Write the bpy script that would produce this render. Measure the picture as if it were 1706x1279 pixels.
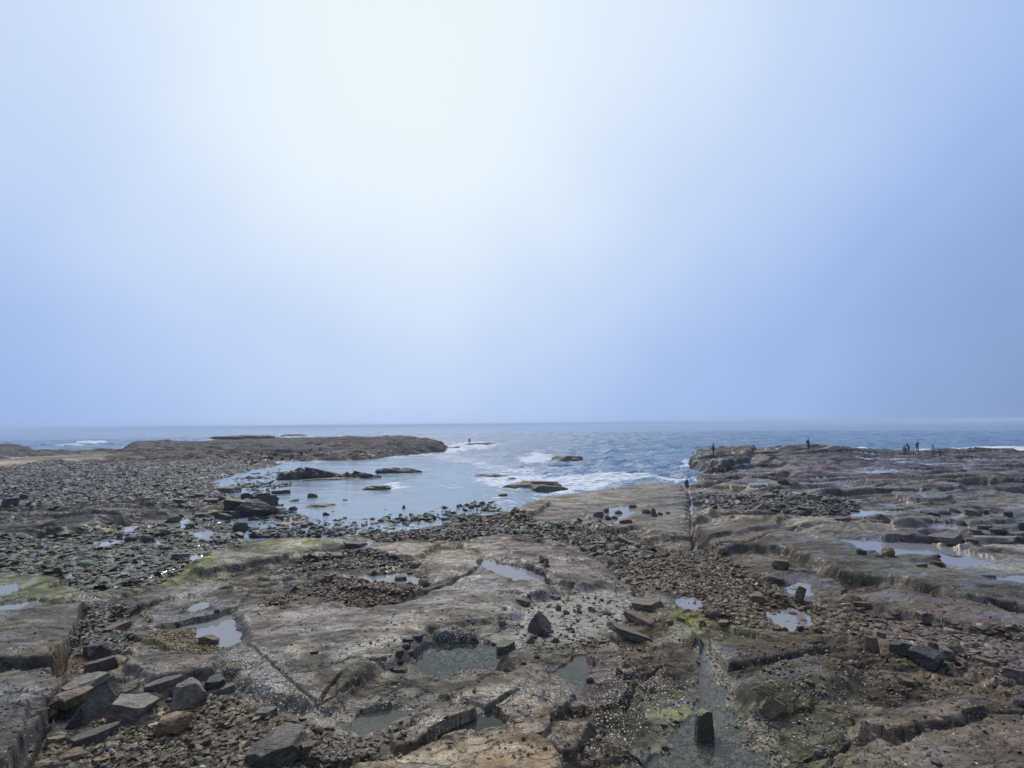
import bpy, bmesh, math, random, time
import numpy as np
from mathutils import Vector, Matrix
T0 = time.time()
S = bpy.context.scene
for o in list(bpy.data.objects):
    bpy.data.objects.remove(o)
C = bpy.context.collection
RAD = math.radians

# ------------------------------------------------------------------ camera
F = 900.0                       # focal length in photo pixels (photo is 1706 wide)
CX, CY = 853.0, 639.5
CAMZ = 7.0
PITCH = math.atan((706.0 - CY) / F)
ROLL = RAD(0.57)
cam = bpy.data.cameras.new("camera")
cam.sensor_width = 36.0
cam.lens = F / 1706.0 * 36.0
cam.clip_start = 0.1
cam.clip_end = 30000.0
cam_o = bpy.data.objects.new("camera", cam)
C.objects.link(cam_o)
fwd = np.array([0.0, math.cos(PITCH), math.sin(PITCH)])
up0 = np.array([0.0, -math.sin(PITCH), math.cos(PITCH)])
rt0 = np.array([1.0, 0.0, 0.0])
rt = rt0 * math.cos(ROLL) - up0 * math.sin(ROLL)     # the right side of the horizon stands higher
up = rt0 * math.sin(ROLL) + up0 * math.cos(ROLL)
M = Matrix(((rt[0], up[0], -fwd[0], 0), (rt[1], up[1], -fwd[1], 0), (rt[2], up[2], -fwd[2], CAMZ), (0, 0, 0, 1)))
cam_o.matrix_world = M
S.camera = cam_o

# ------------------------------------------------------------------ sky, sun, exposure
SUN_EL, SUN_AZ = RAD(36), RAD(-13)          # behind the cloud, ahead and a little left
sun_dir = Vector((math.sin(SUN_AZ) * math.cos(SUN_EL), math.cos(SUN_AZ) * math.cos(SUN_EL), math.sin(SUN_EL)))
W = bpy.data.worlds.new("World")
S.world = W
W.use_nodes = True
nt = W.node_tree
nt.nodes.clear()
N = nt.nodes.new
def lin(c):
    c = np.asarray(c, float) / 255.0
    return np.where(c <= 0.04045, c / 12.92, ((c + 0.055) / 1.055) ** 2.4)
out = N('ShaderNodeOutputWorld')
bg_sky = N('ShaderNodeBackground'); bg_sky.inputs[1].default_value = 0.05
sky = N('ShaderNodeTexSky'); sky.sky_type = 'NISHITA'; sky.sun_disc = False
sky.sun_elevation = SUN_EL; sky.sun_rotation = SUN_AZ; sky.dust_density = 1.0
nt.links.new(sky.outputs[0], bg_sky.inputs[0])
tc = N('ShaderNodeTexCoord')
# cloud deck: brightness falls off with the angle from the veiled sun, broken by soft noise
nz = N('ShaderNodeTexNoise'); nz.inputs['Scale'].default_value = 2.2; nz.inputs['Detail'].default_value = 3.0
nz.inputs['Roughness'].default_value = 0.45
mp = N('ShaderNodeMapping'); mp.inputs['Scale'].default_value = (1.0, 1.0, 1.0); mp.inputs['Location'].default_value = (3.1, 0.4, 1.3)
nt.links.new(tc.outputs['Generated'], mp.inputs[0]); nt.links.new(mp.outputs[0], nz.inputs['Vector'])
nrm = N('ShaderNodeVectorMath'); nrm.operation = 'NORMALIZE'
nt.links.new(tc.outputs['Generated'], nrm.inputs[0])
dt = N('ShaderNodeVectorMath'); dt.operation = 'DOT_PRODUCT'; dt.inputs[1].default_value = sun_dir
nt.links.new(nrm.outputs[0], dt.inputs[0])
ac = N('ShaderNodeMath'); ac.operation = 'ARCCOSINE'
nt.links.new(dt.outputs['Value'], ac.inputs[0])
m1 = N('ShaderNodeMath'); m1.operation = 'MULTIPLY_ADD'      # angle / 90 deg + noise
m1.inputs[1].default_value = 1 / RAD(90); nt.links.new(ac.outputs[0], m1.inputs[0])
m2 = N('ShaderNodeMath'); m2.operation = 'MULTIPLY_ADD'; m2.inputs[1].default_value = 0.27; m2.inputs[2].default_value = -0.135
nt.links.new(nz.outputs[0], m2.inputs[0]); sz_ = N('ShaderNodeSeparateXYZ'); nt.links.new(nrm.outputs[0], sz_.inputs[0])
m3 = N('ShaderNodeMath'); m3.operation = 'MULTIPLY_ADD'; m3.inputs[1].default_value = -0.15; m3.inputs[2].default_value = 0.035
nt.links.new(sz_.outputs['Z'], m3.inputs[0])
m4 = N('ShaderNodeMath'); m4.operation = 'ADD'; nt.links.new(m2.outputs[0], m4.inputs[0]); nt.links.new(m3.outputs[0], m4.inputs[1])
nt.links.new(m4.outputs[0], m1.inputs[2])
cr = N('ShaderNodeValToRGB'); cr.color_ramp.interpolation = 'B_SPLINE'
stops = [(0.0, (237, 247, 252)), (0.12, (229, 242, 253)), (0.24, (213, 228, 250)), (0.34, (200, 218, 250)),
         (0.44, (182, 203, 244)), (0.54, (162, 188, 236)), (0.68, (146, 173, 222)), (1.0, (96, 114, 146))]
while len(cr.color_ramp.elements) < len(stops):
    cr.color_ramp.elements.new(0.5)
for e, (p, c) in zip(cr.color_ramp.elements, stops):
    e.position = p; e.color = (*lin(c), 1)
nt.links.new(m1.outputs[0], cr.inputs[0])
bg_c = N('ShaderNodeBackground'); bg_c.inputs[1].default_value = 1.0
nt.links.new(cr.outputs[0], bg_c.inputs[0])
mx = N('ShaderNodeMixShader'); mx.inputs[0].default_value = 0.985
nt.links.new(bg_sky.outputs[0], mx.inputs[1]); nt.links.new(bg_c.outputs[0], mx.inputs[2])
nt.links.new(mx.outputs[0], out.inputs[0])

sl = bpy.data.lights.new("sun", 'SUN'); sl.energy = 2.0; sl.angle = RAD(22); sl.color = (1.0, 0.91, 0.80)
so = bpy.data.objects.new("sun", sl); C.objects.link(so)
lamp_dir = Vector((math.sin(SUN_AZ) * math.cos(RAD(50)), math.cos(SUN_AZ) * math.cos(RAD(50)), math.sin(RAD(50))))   # lamp set above the glow so its glint stays off the sea
so.rotation_euler = (-lamp_dir).to_track_quat('-Z', 'Y').to_euler()
so.location = (-20, 40, 60)
S.view_settings.view_transform = 'Standard'; S.view_settings.look = 'None'
S.view_settings.exposure = 0.0; S.view_settings.gamma = 1.0
S.cycles.use_denoising = True
S.cycles.max_bounces = 6; S.cycles.diffuse_bounces = 2; S.cycles.volume_bounces = 1
S.cycles.transparent_max_bounces = 8; S.cycles.caustics_reflective = False; S.cycles.caustics_refractive = False

# ------------------------------------------------------------------ helpers
def ray(px, py):
    px = np.asarray(px, float); py = np.asarray(py, float)
    a = (px - CX) / F; b = -(py - CY) / F
    return fwd[None, :] + a[..., None] * rt + b[..., None] * up
def P(px, py, z=0.0):
    """pixel of the photo -> point of the plane at height z"""
    d = ray(np.atleast_1d(px), np.atleast_1d(py))
    t = (z - CAMZ) / np.minimum(d[:, 2], -1e-4)
    return d[:, 0] * t, d[:, 1] * t
def UV(pts, z=0.0):
    a = np.array([p[:2] for p in pts], float); zz = np.array([p[2] if len(p) > 2 else z for p in pts], float); x, y = P(a[:, 0], a[:, 1], zz)
    return np.stack([np.arctan2(x, y), np.log(np.hypot(x, y))], 1)

_rng = np.random.RandomState(11)
PERM = _rng.permutation(256); PERM = np.concatenate([PERM, PERM])
_ang = _rng.rand(256) * 2 * np.pi; GX = np.cos(_ang); GY = np.sin(_ang)
R1 = _rng.rand(256); R2 = _rng.rand(256); R3 = _rng.rand(256)
def perlin(x, y, seed=0):
    x = x + seed * 17.31; y = y + seed * 9.73
    xi = np.floor(x).astype(np.int64); yi = np.floor(y).astype(np.int64)
    xf = (x - xi); yf = (y - yi)
    u = xf * xf * xf * (xf * (xf * 6 - 15) + 10); v = yf * yf * yf * (yf * (yf * 6 - 15) + 10)
    xi &= 255; yi &= 255; x1 = (xi + 1) & 255; y1 = (yi + 1) & 255
    def g(i, j, dx, dy):
        h = PERM[PERM[i] + j]
        return GX[h] * dx + GY[h] * dy
    a = g(xi, yi, xf, yf); b = g(x1, yi, xf - 1, yf); c = g(xi, y1, xf, yf - 1); d = g(x1, y1, xf - 1, yf - 1)
    return 1.5 * ((a + (b - a) * u) * (1 - v) + (c + (d - c) * u) * v)
def fbm(x, y, o=4, seed=0, gain=0.5):
    s = 0; a = 1.0
    for k in range(o):
        s = s + a * perlin(x * 2 ** k, y * 2 ** k, seed + k * 3); a *= gain
    return s
def cells(x, y, seed=0):
    """voronoi: F1, F2, two random numbers of the nearest cell, offset to its centre"""
    x = x + seed * 7.7; y = y + seed * 3.3
    xi = np.floor(x).astype(np.int64); yi = np.floor(y).astype(np.int64)
    f1 = np.full(x.shape, 9.0); f2 = np.full(x.shape, 9.0); ra = np.zeros(x.shape); rb = np.zeros(x.shape)
    ox = np.zeros(x.shape); oy = np.zeros(x.shape)
    for dx in (-1, 0, 1):
        for dy in (-1, 0, 1):
            h = PERM[PERM[(xi + dx) & 255] + ((yi + dy) & 255)]
            cx = xi + dx + R1[h] - x; cy = yi + dy + R2[h] - y
            d = np.hypot(cx, cy)
            m = d < f1
            f2 = np.where(m, f1, np.minimum(f2, d)); f1 = np.where(m, d, f1)
            ra = np.where(m, R3[h], ra); rb = np.where(m, R1[(h * 7 + 3) & 255], rb)
            ox = np.where(m, cx, ox); oy = np.where(m, cy, oy)
    return f1, f2, ra, rb, ox, oy
def ss(a, b, x):
    t = np.clip((x - a) / (b - a), 0, 1); return t * t * (3 - 2 * t)
def sdf(poly, U, V):
    """signed distance to a polygon, positive inside"""
    d = np.full(U.shape, 1e9); ins = np.zeros(U.shape, bool); n = len(poly)
    for i in range(n):
        ax, ay = poly[i]; bx, by = poly[(i + 1) % n]
        ex, ey = bx - ax, by - ay
        t = np.clip(((U - ax) * ex + (V - ay) * ey) / (ex * ex + ey * ey + 1e-12), 0, 1)
        d = np.minimum(d, (U - ax - t * ex) ** 2 + (V - ay - t * ey) ** 2)
        c = (ay > V) != (by > V)
        xx = ax + (V - ay) * ex / (ey if abs(ey) > 1e-12 else 1e-12)
        ins ^= c & (U < xx)
    return np.where(ins, 1, -1) * np.sqrt(d)
def ldist(line, U, V):
    d = np.full(U.shape, 1e9)
    for (ax, ay), (bx, by) in zip(line[:-1], line[1:]):
        ex, ey = bx - ax, by - ay
        t = np.clip(((U - ax) * ex + (V - ay) * ey) / (ex * ex + ey * ey + 1e-12), 0, 1)
        d = np.minimum(d, (U - ax - t * ex) ** 2 + (V - ay - t * ey) ** 2)
    return np.sqrt(d)
def mesh_np(name, co, faces, smooth=False):
    """mesh from numpy arrays; faces all of one size"""
    me = bpy.data.meshes.new(name)
    nv, nf, k = len(co), len(faces), faces.shape[1]
    me.vertices.add(nv); me.vertices.foreach_set("co", np.ascontiguousarray(co, np.float32).ravel())
    me.loops.add(nf * k); me.loops.foreach_set("vertex_index", np.ascontiguousarray(faces, np.int32).ravel())
    me.polygons.add(nf); me.polygons.foreach_set("loop_start", np.arange(0, nf * k, k, dtype=np.int32))
    me.polygons.foreach_set("use_smooth", np.full(nf, smooth, bool))
    me.update(calc_edges=True)
    return me
def attr_f(me, name, a):
    t = me.attributes.new(name, 'FLOAT', 'POINT'); t.data.foreach_set("value", np.ascontiguousarray(a, np.float32).ravel())
def attr_c(me, name, a):
    t = me.attributes.new(name, 'FLOAT_COLOR', 'POINT')
    b = np.ones((len(a), 4), np.float32); b[:, :3] = a; t.data.foreach_set("color", b.ravel())
def link(name, me, mat=None, parent=None, loc=(0, 0, 0)):
    o = bpy.data.objects.new(name, me); C.objects.link(o); o.location = loc
    if mat is not None and not me.materials: me.materials.append(mat)
    if parent is not None: o.parent = parent
    return o
def tag(o, label=None, cat=None, group=None, kind=None):
    if label: o['label'] = label
    if cat: o['category'] = cat
    if group: o['group'] = group
    if kind: o['kind'] = kind
    return o
class Mat:
    def __init__(s, name):
        s.m = bpy.data.materials.new(name); s.m.use_nodes = True; s.t = s.m.node_tree; s.t.nodes.clear()
        s.out = s.n('ShaderNodeOutputMaterial')
    def n(s, typ, **kw):
        nd = s.t.nodes.new(typ)
        for k, v in kw.items(): setattr(nd, k, v)
        return nd
    def l(s, a, b): s.t.links.new(a, b)
    def val(s, nd, key, v):
        if hasattr(v, 'is_linked') or isinstance(v, bpy.types.NodeSocket): s.l(v, nd.inputs[key])
        else: nd.inputs[key].default_value = v
    def math(s, op, a, b=0.0, c=0.0, clamp=False):
        nd = s.n('ShaderNodeMath', operation=op, use_clamp=clamp)
        s.val(nd, 0, a); s.val(nd, 1, b)
        if op in ('MULTIPLY_ADD', 'SMOOTH_MIN'): s.val(nd, 2, c)
        return nd.outputs[0]
    def mix(s, f, a, b, typ='MIX'):
        nd = s.n('ShaderNodeMix', data_type='RGBA', blend_type=typ)
        s.val(nd, 0, f); s.val(nd, 6, a); s.val(nd, 7, b)
        return nd.outputs[2]
    def rng(s, x, a, b, c=0.0, d=1.0, smooth=False):
        nd = s.n('ShaderNodeMapRange')
        if smooth: nd.interpolation_type = 'SMOOTHSTEP'
        s.val(nd, 0, x); nd.inputs[1].default_value = a; nd.inputs[2].default_value = b
        nd.inputs[3].default_value = c; nd.inputs[4].default_value = d
        return nd.outputs[0]
    def noise(s, vec, scale, detail=3.0, rough=0.55):
        nd = s.n('ShaderNodeTexNoise'); s.l(vec, nd.inputs['Vector'])
        nd.inputs['Scale'].default_value = scale; nd.inputs['Detail'].default_value = detail; nd.inputs['Roughness'].default_value = rough
        return nd.outputs[0]
    def vor(s, vec, scale, feature='F1', rnd=1.0):
        nd = s.n('ShaderNodeTexVoronoi', feature=feature); s.l(vec, nd.inputs['Vector'])
        nd.inputs['Scale'].default_value = scale; nd.inputs['Randomness'].default_value = rnd
        return nd
    def attr(s, name):
        return s.n('ShaderNodeAttribute', attribute_name=name)
    def bump(s, h, strength=1.0, dist=0.02, normal=None):
        nd = s.n('ShaderNodeBump'); s.l(h, nd.inputs['Height'])
        s.val(nd, 'Strength', strength); nd.inputs['Distance'].default_value = dist
        if normal is not None: s.l(normal, nd.inputs['Normal'])
        return nd.outputs[0]
    def bsdf(s, **kw):
        nd = s.n('ShaderNodeBsdfPrincipled')
        for k, v in kw.items(): s.val(nd, k.replace('_', ' '), v)
        return nd

# ------------------------------------------------------------------ ground grid: rings round the viewpoint, closer set near it
th = np.concatenate([np.linspace(-math.pi, RAD(-52), 40, endpoint=False), np.linspace(RAD(-52), RAD(52), 1080), np.linspace(RAD(52), math.pi, 41)[1:]])
lr = np.concatenate([np.linspace(math.log(0.6), math.log(6.0), 30, endpoint=False), np.linspace(math.log(6.0), math.log(300), 1320),
                     np.linspace(math.log(300), math.log(6500), 40)[1:]])
U, V = np.meshgrid(th, lr)           # rows: radius, columns: angle
Rr = np.exp(V); X = Rr * np.sin(U); Y = Rr * np.cos(U)
# warped copies, so that traced edges turn out irregular
wsc = 0.9
nsc = np.clip(Rr / 40, .2, 1.6)
wu = fbm(X * wsc, Y * wsc, 5, 1) * (.07 + .16 * nsc) + fbm(X * 0.18, Y * 0.18, 2, 5) * 0.4 * np.clip(Rr / 60, 0, 1.5)
wv = fbm(X * wsc, Y * wsc, 5, 21) * (.07 + .16 * nsc) + fbm(X * 0.18, Y * 0.18, 2, 25) * 0.4 * np.clip(Rr / 60, 0, 1.5)
lim = 1.0
UW = U + wu * lim / Rr; VW = V + wv * lim / Rr

def window(uv, margin):
    u0, v0 = uv.min(0) - margin; u1, v1 = uv.max(0) + margin
    j0 = np.searchsorted(th, u0); j1 = np.searchsorted(th, u1); i0 = np.searchsorted(lr, v0); i1 = np.searchsorted(lr, v1)
    return slice(i0, max(i1, i0 + 2)), slice(j0, max(j1, j0 + 2))
def shepard(ctrl, zcol):
    """smooth interpolation of hand-set control values over the grid (log-polar plane)"""
    pts = np.array([UV([(c[0], c[1])], c[2] if zcol else 0.8)[0] for c in ctrl])
    vals = np.array([c[2:] if not zcol else [c[2]] for c in ctrl], float)
    iu = np.linspace(0, len(th) - 1, 150).astype(int); iv = np.linspace(0, len(lr) - 1, 180).astype(int)
    cu = th[iu]; cv = lr[iv]; gu, gv = np.meshgrid(cu, cv)
    num = np.zeros(gu.shape + (vals.shape[1],)); den = np.zeros(gu.shape)
    for p, v in zip(pts, vals):
        d2 = ((gu - p[0]) / 1.0) ** 2 + ((gv - p[1]) / 1.0) ** 2
        w = 1.0 / (d2 + 0.0006) ** 2
        num += w[..., None] * v; den += w
    g = num / den[..., None]
    # bilinear upsample
    fi = np.interp(np.arange(len(lr)), iv, np.arange(len(iv))); fj = np.interp(np.arange(len(th)), iu, np.arange(len(iu)))
    i0 = np.minimum(fi.astype(int), len(iv) - 2); j0 = np.minimum(fj.astype(int), len(iu) - 2)
    a = (fi - i0)[:, None, None]; b = (fj - j0)[None, :, None]
    r = (g[i0][:, j0] * (1 - a) * (1 - b) + g[i0 + 1][:, j0] * a * (1 - b) + g[i0][:, j0 + 1] * (1 - a) * b + g[i0 + 1][:, j0 + 1] * a * b)
    return r
# ------------------------------------------------------------------ elevations (photo pixel, height above the sea in metres)
ELEV = [
 (25,744,1.2),(60,751,.35),(100,753,.3),(170,752,.3),(250,738,1.0),(350,741,.5),(400,742,.4),(445,741,.5),(486,733,1.2),(545,738,.7),(572,733,1.5),(605,731,1.7),(669,733,1.5),(715,734,1.3),(745,740,.5),
 (40,757,.5),(120,758,.4),(200,752,.6),(300,747,.7),(400,744,.7),(500,743,.8),(600,743,.8),(680,742,1.1),(725,743,1.0),
 (100,768,.6),(250,768,.7),(400,762,.7),(500,760,.6),(600,757,.7),(680,756,.5),(740,752,.4),
 (0,790,.5),(150,790,.5),(300,790,.45),(380,792,.25),(460,780,.15),(560,768,.15),(650,763,.15),
 (0,830,.45),(100,840,.55),(200,835,.5),(300,840,.35),(380,835,.2),
 (0,880,.6),(150,870,.7),(250,885,.45),(300,890,.35),(400,880,.15),(420,900,.25),
 (0,950,.5),(100,960,.5),(200,940,.5),(300,950,.6),(480,905,.4),(600,895,.3),(700,880,.25),(800,865,.25),(840,852,.2),
 (900,860,.45),(950,840,.4),(1000,840,.45),(1060,815,.32),(1120,810,.32),(1140,850,.6),(1000,900,.55),(1100,880,.65),
 (1165,795,.3),(1200,775,.7),(1165,772,.5),(1190,760,.7),(1225,762,.9),(1250,752,1.9),(1300,751,1.9),(1347,746,2.4),(1385,745,2.2),(1440,753,1.3),(1500,753,1.0),(1560,756,.95),(1610,752,1.2),(1650,751,1.3),(1706,753,1.1),
 (1300,775,1.1),(1400,775,1.1),(1550,775,.9),(1706,775,.9),(1200,800,.6),(1200,840,.8),(1400,840,.9),(1600,840,.8),(1706,850,.8),(1300,870,1.0),(1450,915,.8),(1600,940,.8),(1706,930,.9),
 (0,1020,.8),(0,1150,1.0),(200,1030,.8),(400,1000,.8),(600,1000,.8),(800,980,.8),(1000,960,.75),(1200,960,.8),(1400,1000,.9),(1600,1020,1.0),
 (200,1200,1.0),(500,1200,1.0),(800,1200,1.0),(1000,1150,1.0),(1150,1150,.9),(1170,1250,.85),(1300,1150,1.1),(1450,1150,1.1),(1700,1150,1.1),(1700,1270,1.2),(700,1100,1.06),(770,1100,1.05),(830,1080,1.0),(1000,1050,.85),(1200,1060,.85)]
h = shepard(ELEV, True)[..., 0]
print('elev', time.time() - T0)

# ------------------------------------------------------------------ land and sea outlines, traced at sea level
LAND_MAIN = [(0,746),(50,748),(90,752),(180,751),(210,742),(250,738),(350,738),(480,733),(600,731),(700,733),(735,738),(752,742),(756,746),(748,753),(700,758),(640,764),(600,768),(540,768),(500,771),(460,779),(420,788),(392,797),(380,806),(395,818),(420,826),(446,824),
 (466,832),(464,850),(440,862),(424,872),(410,886),(430,892),(500,892),(560,889),(610,884),(660,877),(715,868),(770,857),(815,850),(832,846),(850,838),(880,831,.1),(930,822,.3),(985,816,.4),(1030,808,.45),(1065,801,.5),(1092,798,.5),(1120,801,.5),(1143,806,.4),
 (1150,806),(1156,796),(1170,792),(1190,791),(1230,790),(1300,790),(1706,790)]
LAND_HEAD = [(1149,781),(1146,773),(1153,766),(1180,762),(1240,760),(1300,757),(1347,756),(1400,757),(1450,757),(1500,758),(1600,757),(1706,758),(2300,762),(2300,830),(1706,815),(1400,806),(1260,798),(1210,791),(1170,789)]
uvM = UV(LAND_MAIN)
uvM = np.vstack([uvM, [[3.3, uvM[-1][1]], [3.3, -3], [-3.3, -3], [-3.3, uvM[0][1]]]]); uvH = UV(LAND_HEAD)
sM = sdf(uvM, UW, VW) * Rr; sH = sdf(uvH, UW, VW) * Rr
wM = np.where(Rr > 120, 5.0, np.where(U > 0.13, 1.4, 3.0))
landM = ss(-0.4, 1, sM / wM); landH = ss(-0.25, 1.0, sH / 1.5)
land = np.maximum(landM, landH)
sL = np.maximum(sM, sH)
# behind the viewer the ground just rises a little
back = ss(RAD(60), RAD(120), np.abs(U))
h = h * (1 - back) + 1.6 * back
base = h * land + (-1.2) * (1 - land)
base = np.where(sL < -6, np.minimum(base, -1.6), base)
print('land', time.time() - T0)

def px_region(poly, z=0.8, soft=0.02, warp=True):
    uv = UV(poly, z); sl_ = window(uv, 0.12); m = np.zeros(U.shape)
    d = sdf(uv, (UW if warp else U)[sl_], (VW if warp else V)[sl_])
    m[sl_] = ss(-soft, soft, d); return m
# ------------------------------------------------------------------ rock character
rough_zone = px_region([(1150,740),(1706,740),(2200,760),(2200,1010),(1706,1000),(1560,955),(1440,935),(1320,900),(1160,880)], soft=0.05)      # layered shelf on the right
cob_zone = px_region([(-300,775),(160,772),(420,768),(470,780),(400,800),(380,820),(330,838),(200,832),(-300,840)], z=.5, soft=0.03)       # cobble field
sand_strip = px_region([(-300,772),(0,763),(60,758),(180,751),(172,762),(60,770),(0,777),(-300,790)], z=.7, soft=0.01)
front = ss(45, 20, Rr)
# ledges: a sawtooth that climbs away from the viewer, bent by noise
def ledges(period, aniso, seed, sharp=0.16, dirx=0.0):
    a = X * dirx + Y
    ph = a / period + 1.3 * fbm(X / (period * aniso), Y / (period * 1.1), 4, seed, .5)
    f = ph - np.floor(ph)
    tooth = np.where(f < sharp, f / sharp, 1 - (f - sharp) / (1 - sharp))
    amp = 0.5 + 0.5 * np.clip(perlin(X / (period * 2.2), Y / (period * 1.3), seed + 50) * 1.6 + 0.3, -0.6, 1)
    return tooth * amp
strata = ledges(8.5, 3.0, 31, .12, .12) * 0.85 + ledges(3.1, 3.6, 37, .2, -.1) * 0.34 + ledges(1.1, 3.6, 38, .3, .05) * .07 - 0.5
strata_f = ledges(1.5, 2.0, 41, .12, -.45) * 0.10 + ledges(0.45, 3.0, 43, .2, -.5) * 0.026 + ledges(0.17, 3.5, 44, .25, -.4) * 0.009 * ss(30, 14, Rr) - 0.06
# joints: irregular plates, each a little higher or lower than its neighbours, with cracks between
qx = X + 0.5 * wu; qy = Y + 0.5 * wv
def plates(sx, sy, seed, rot):
    c, s = math.cos(rot), math.sin(rot)
    f1, f2, ra, rb, ox, oy = cells((qx * c - qy * s) / sx, (qx * s + qy * c) / sy, seed)
    return f2 - f1, ra, (ra - .5) + (rb - .5) * ox * 1.2 + (ra - .5) * oy * 1.2
e1, ra1, pl1 = plates(4.2, 2.6, 3, 0.35)
e2, ra2, pl2 = plates(1.5, 0.8, 5, 0.5)
crk1 = ss(0.06, 0.0, e1) * ss(.25, .6, ra1 + 0.3 * perlin(X / 3, Y / 3, 61)); crk2 = ss(0.07, 0.0, e2) * ss(0.5, .7, ra2)
e3, ra3, pl3 = plates(.62, .34, 8, 0.6)
crk3 = ss(0.10, 0.0, e3) * ss(0.55, .75, ra3 + .25 * perlin(X / 2, Y / 2, 66)) * ss(35, 15, Rr)
print('cells', time.time() - T0)
detail = fbm(X * 0.35, Y * 0.35, 3, 71) * 0.10 + fbm(X * 1.7, Y * 1.7, 5, 75, .58) * 0.024 + (np.abs(fbm(X * 4.5, Y * 7.5, 3, 79, .6)) - .35) * -.022 * ss(40, 20, Rr)
hn = base.copy()
lw = land
hn += lw * detail

hn += lw * rough_zone * strata
hn += lw * (1 - rough_zone) * (1 - cob_zone) * ss(115, 60, Rr) * (strata_f + pl1 * 0.20 + pl2 * 0.10 - crk1 * 0.10 - crk2 * 0.06 - crk3 * .03 + pl3 * .04)
hn += lw * ss(55, 90, Rr) * (1 - rough_zone) * (1 - cob_zone) * (1 - sand_strip) * (ledges(9, 2.5, 45, .2) * .95 - .5 + ledges(3.6, 4, 46, .2, .1) * .5 + fbm(X * .05, Y * .09, 4, 47, .5) * .8)
wetrim = np.zeros(U.shape)
mid_left = px_region([(-300,842),(60,842),(250,835),(330,842),(380,858),(230,885),(110,898),(-300,905)], z=.6, soft=.03)
hn += lw * mid_left * (ledges(3.2, 3.0, 52, .16, -.1) * .42 - .2 + ledges(1.1, 3.0, 53, .2, -.1) * .12)
hn += lw * cob_zone * fbm(X * .5, Y * .5, 4, 48) * 0.10
hn += lw * rough_zone * (pl2 * 0.025 - crk2 * 0.02 + pl1 * .04)
hn = np.where(sand_strip > .5, hn * .3 + base * .7, hn)

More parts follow.
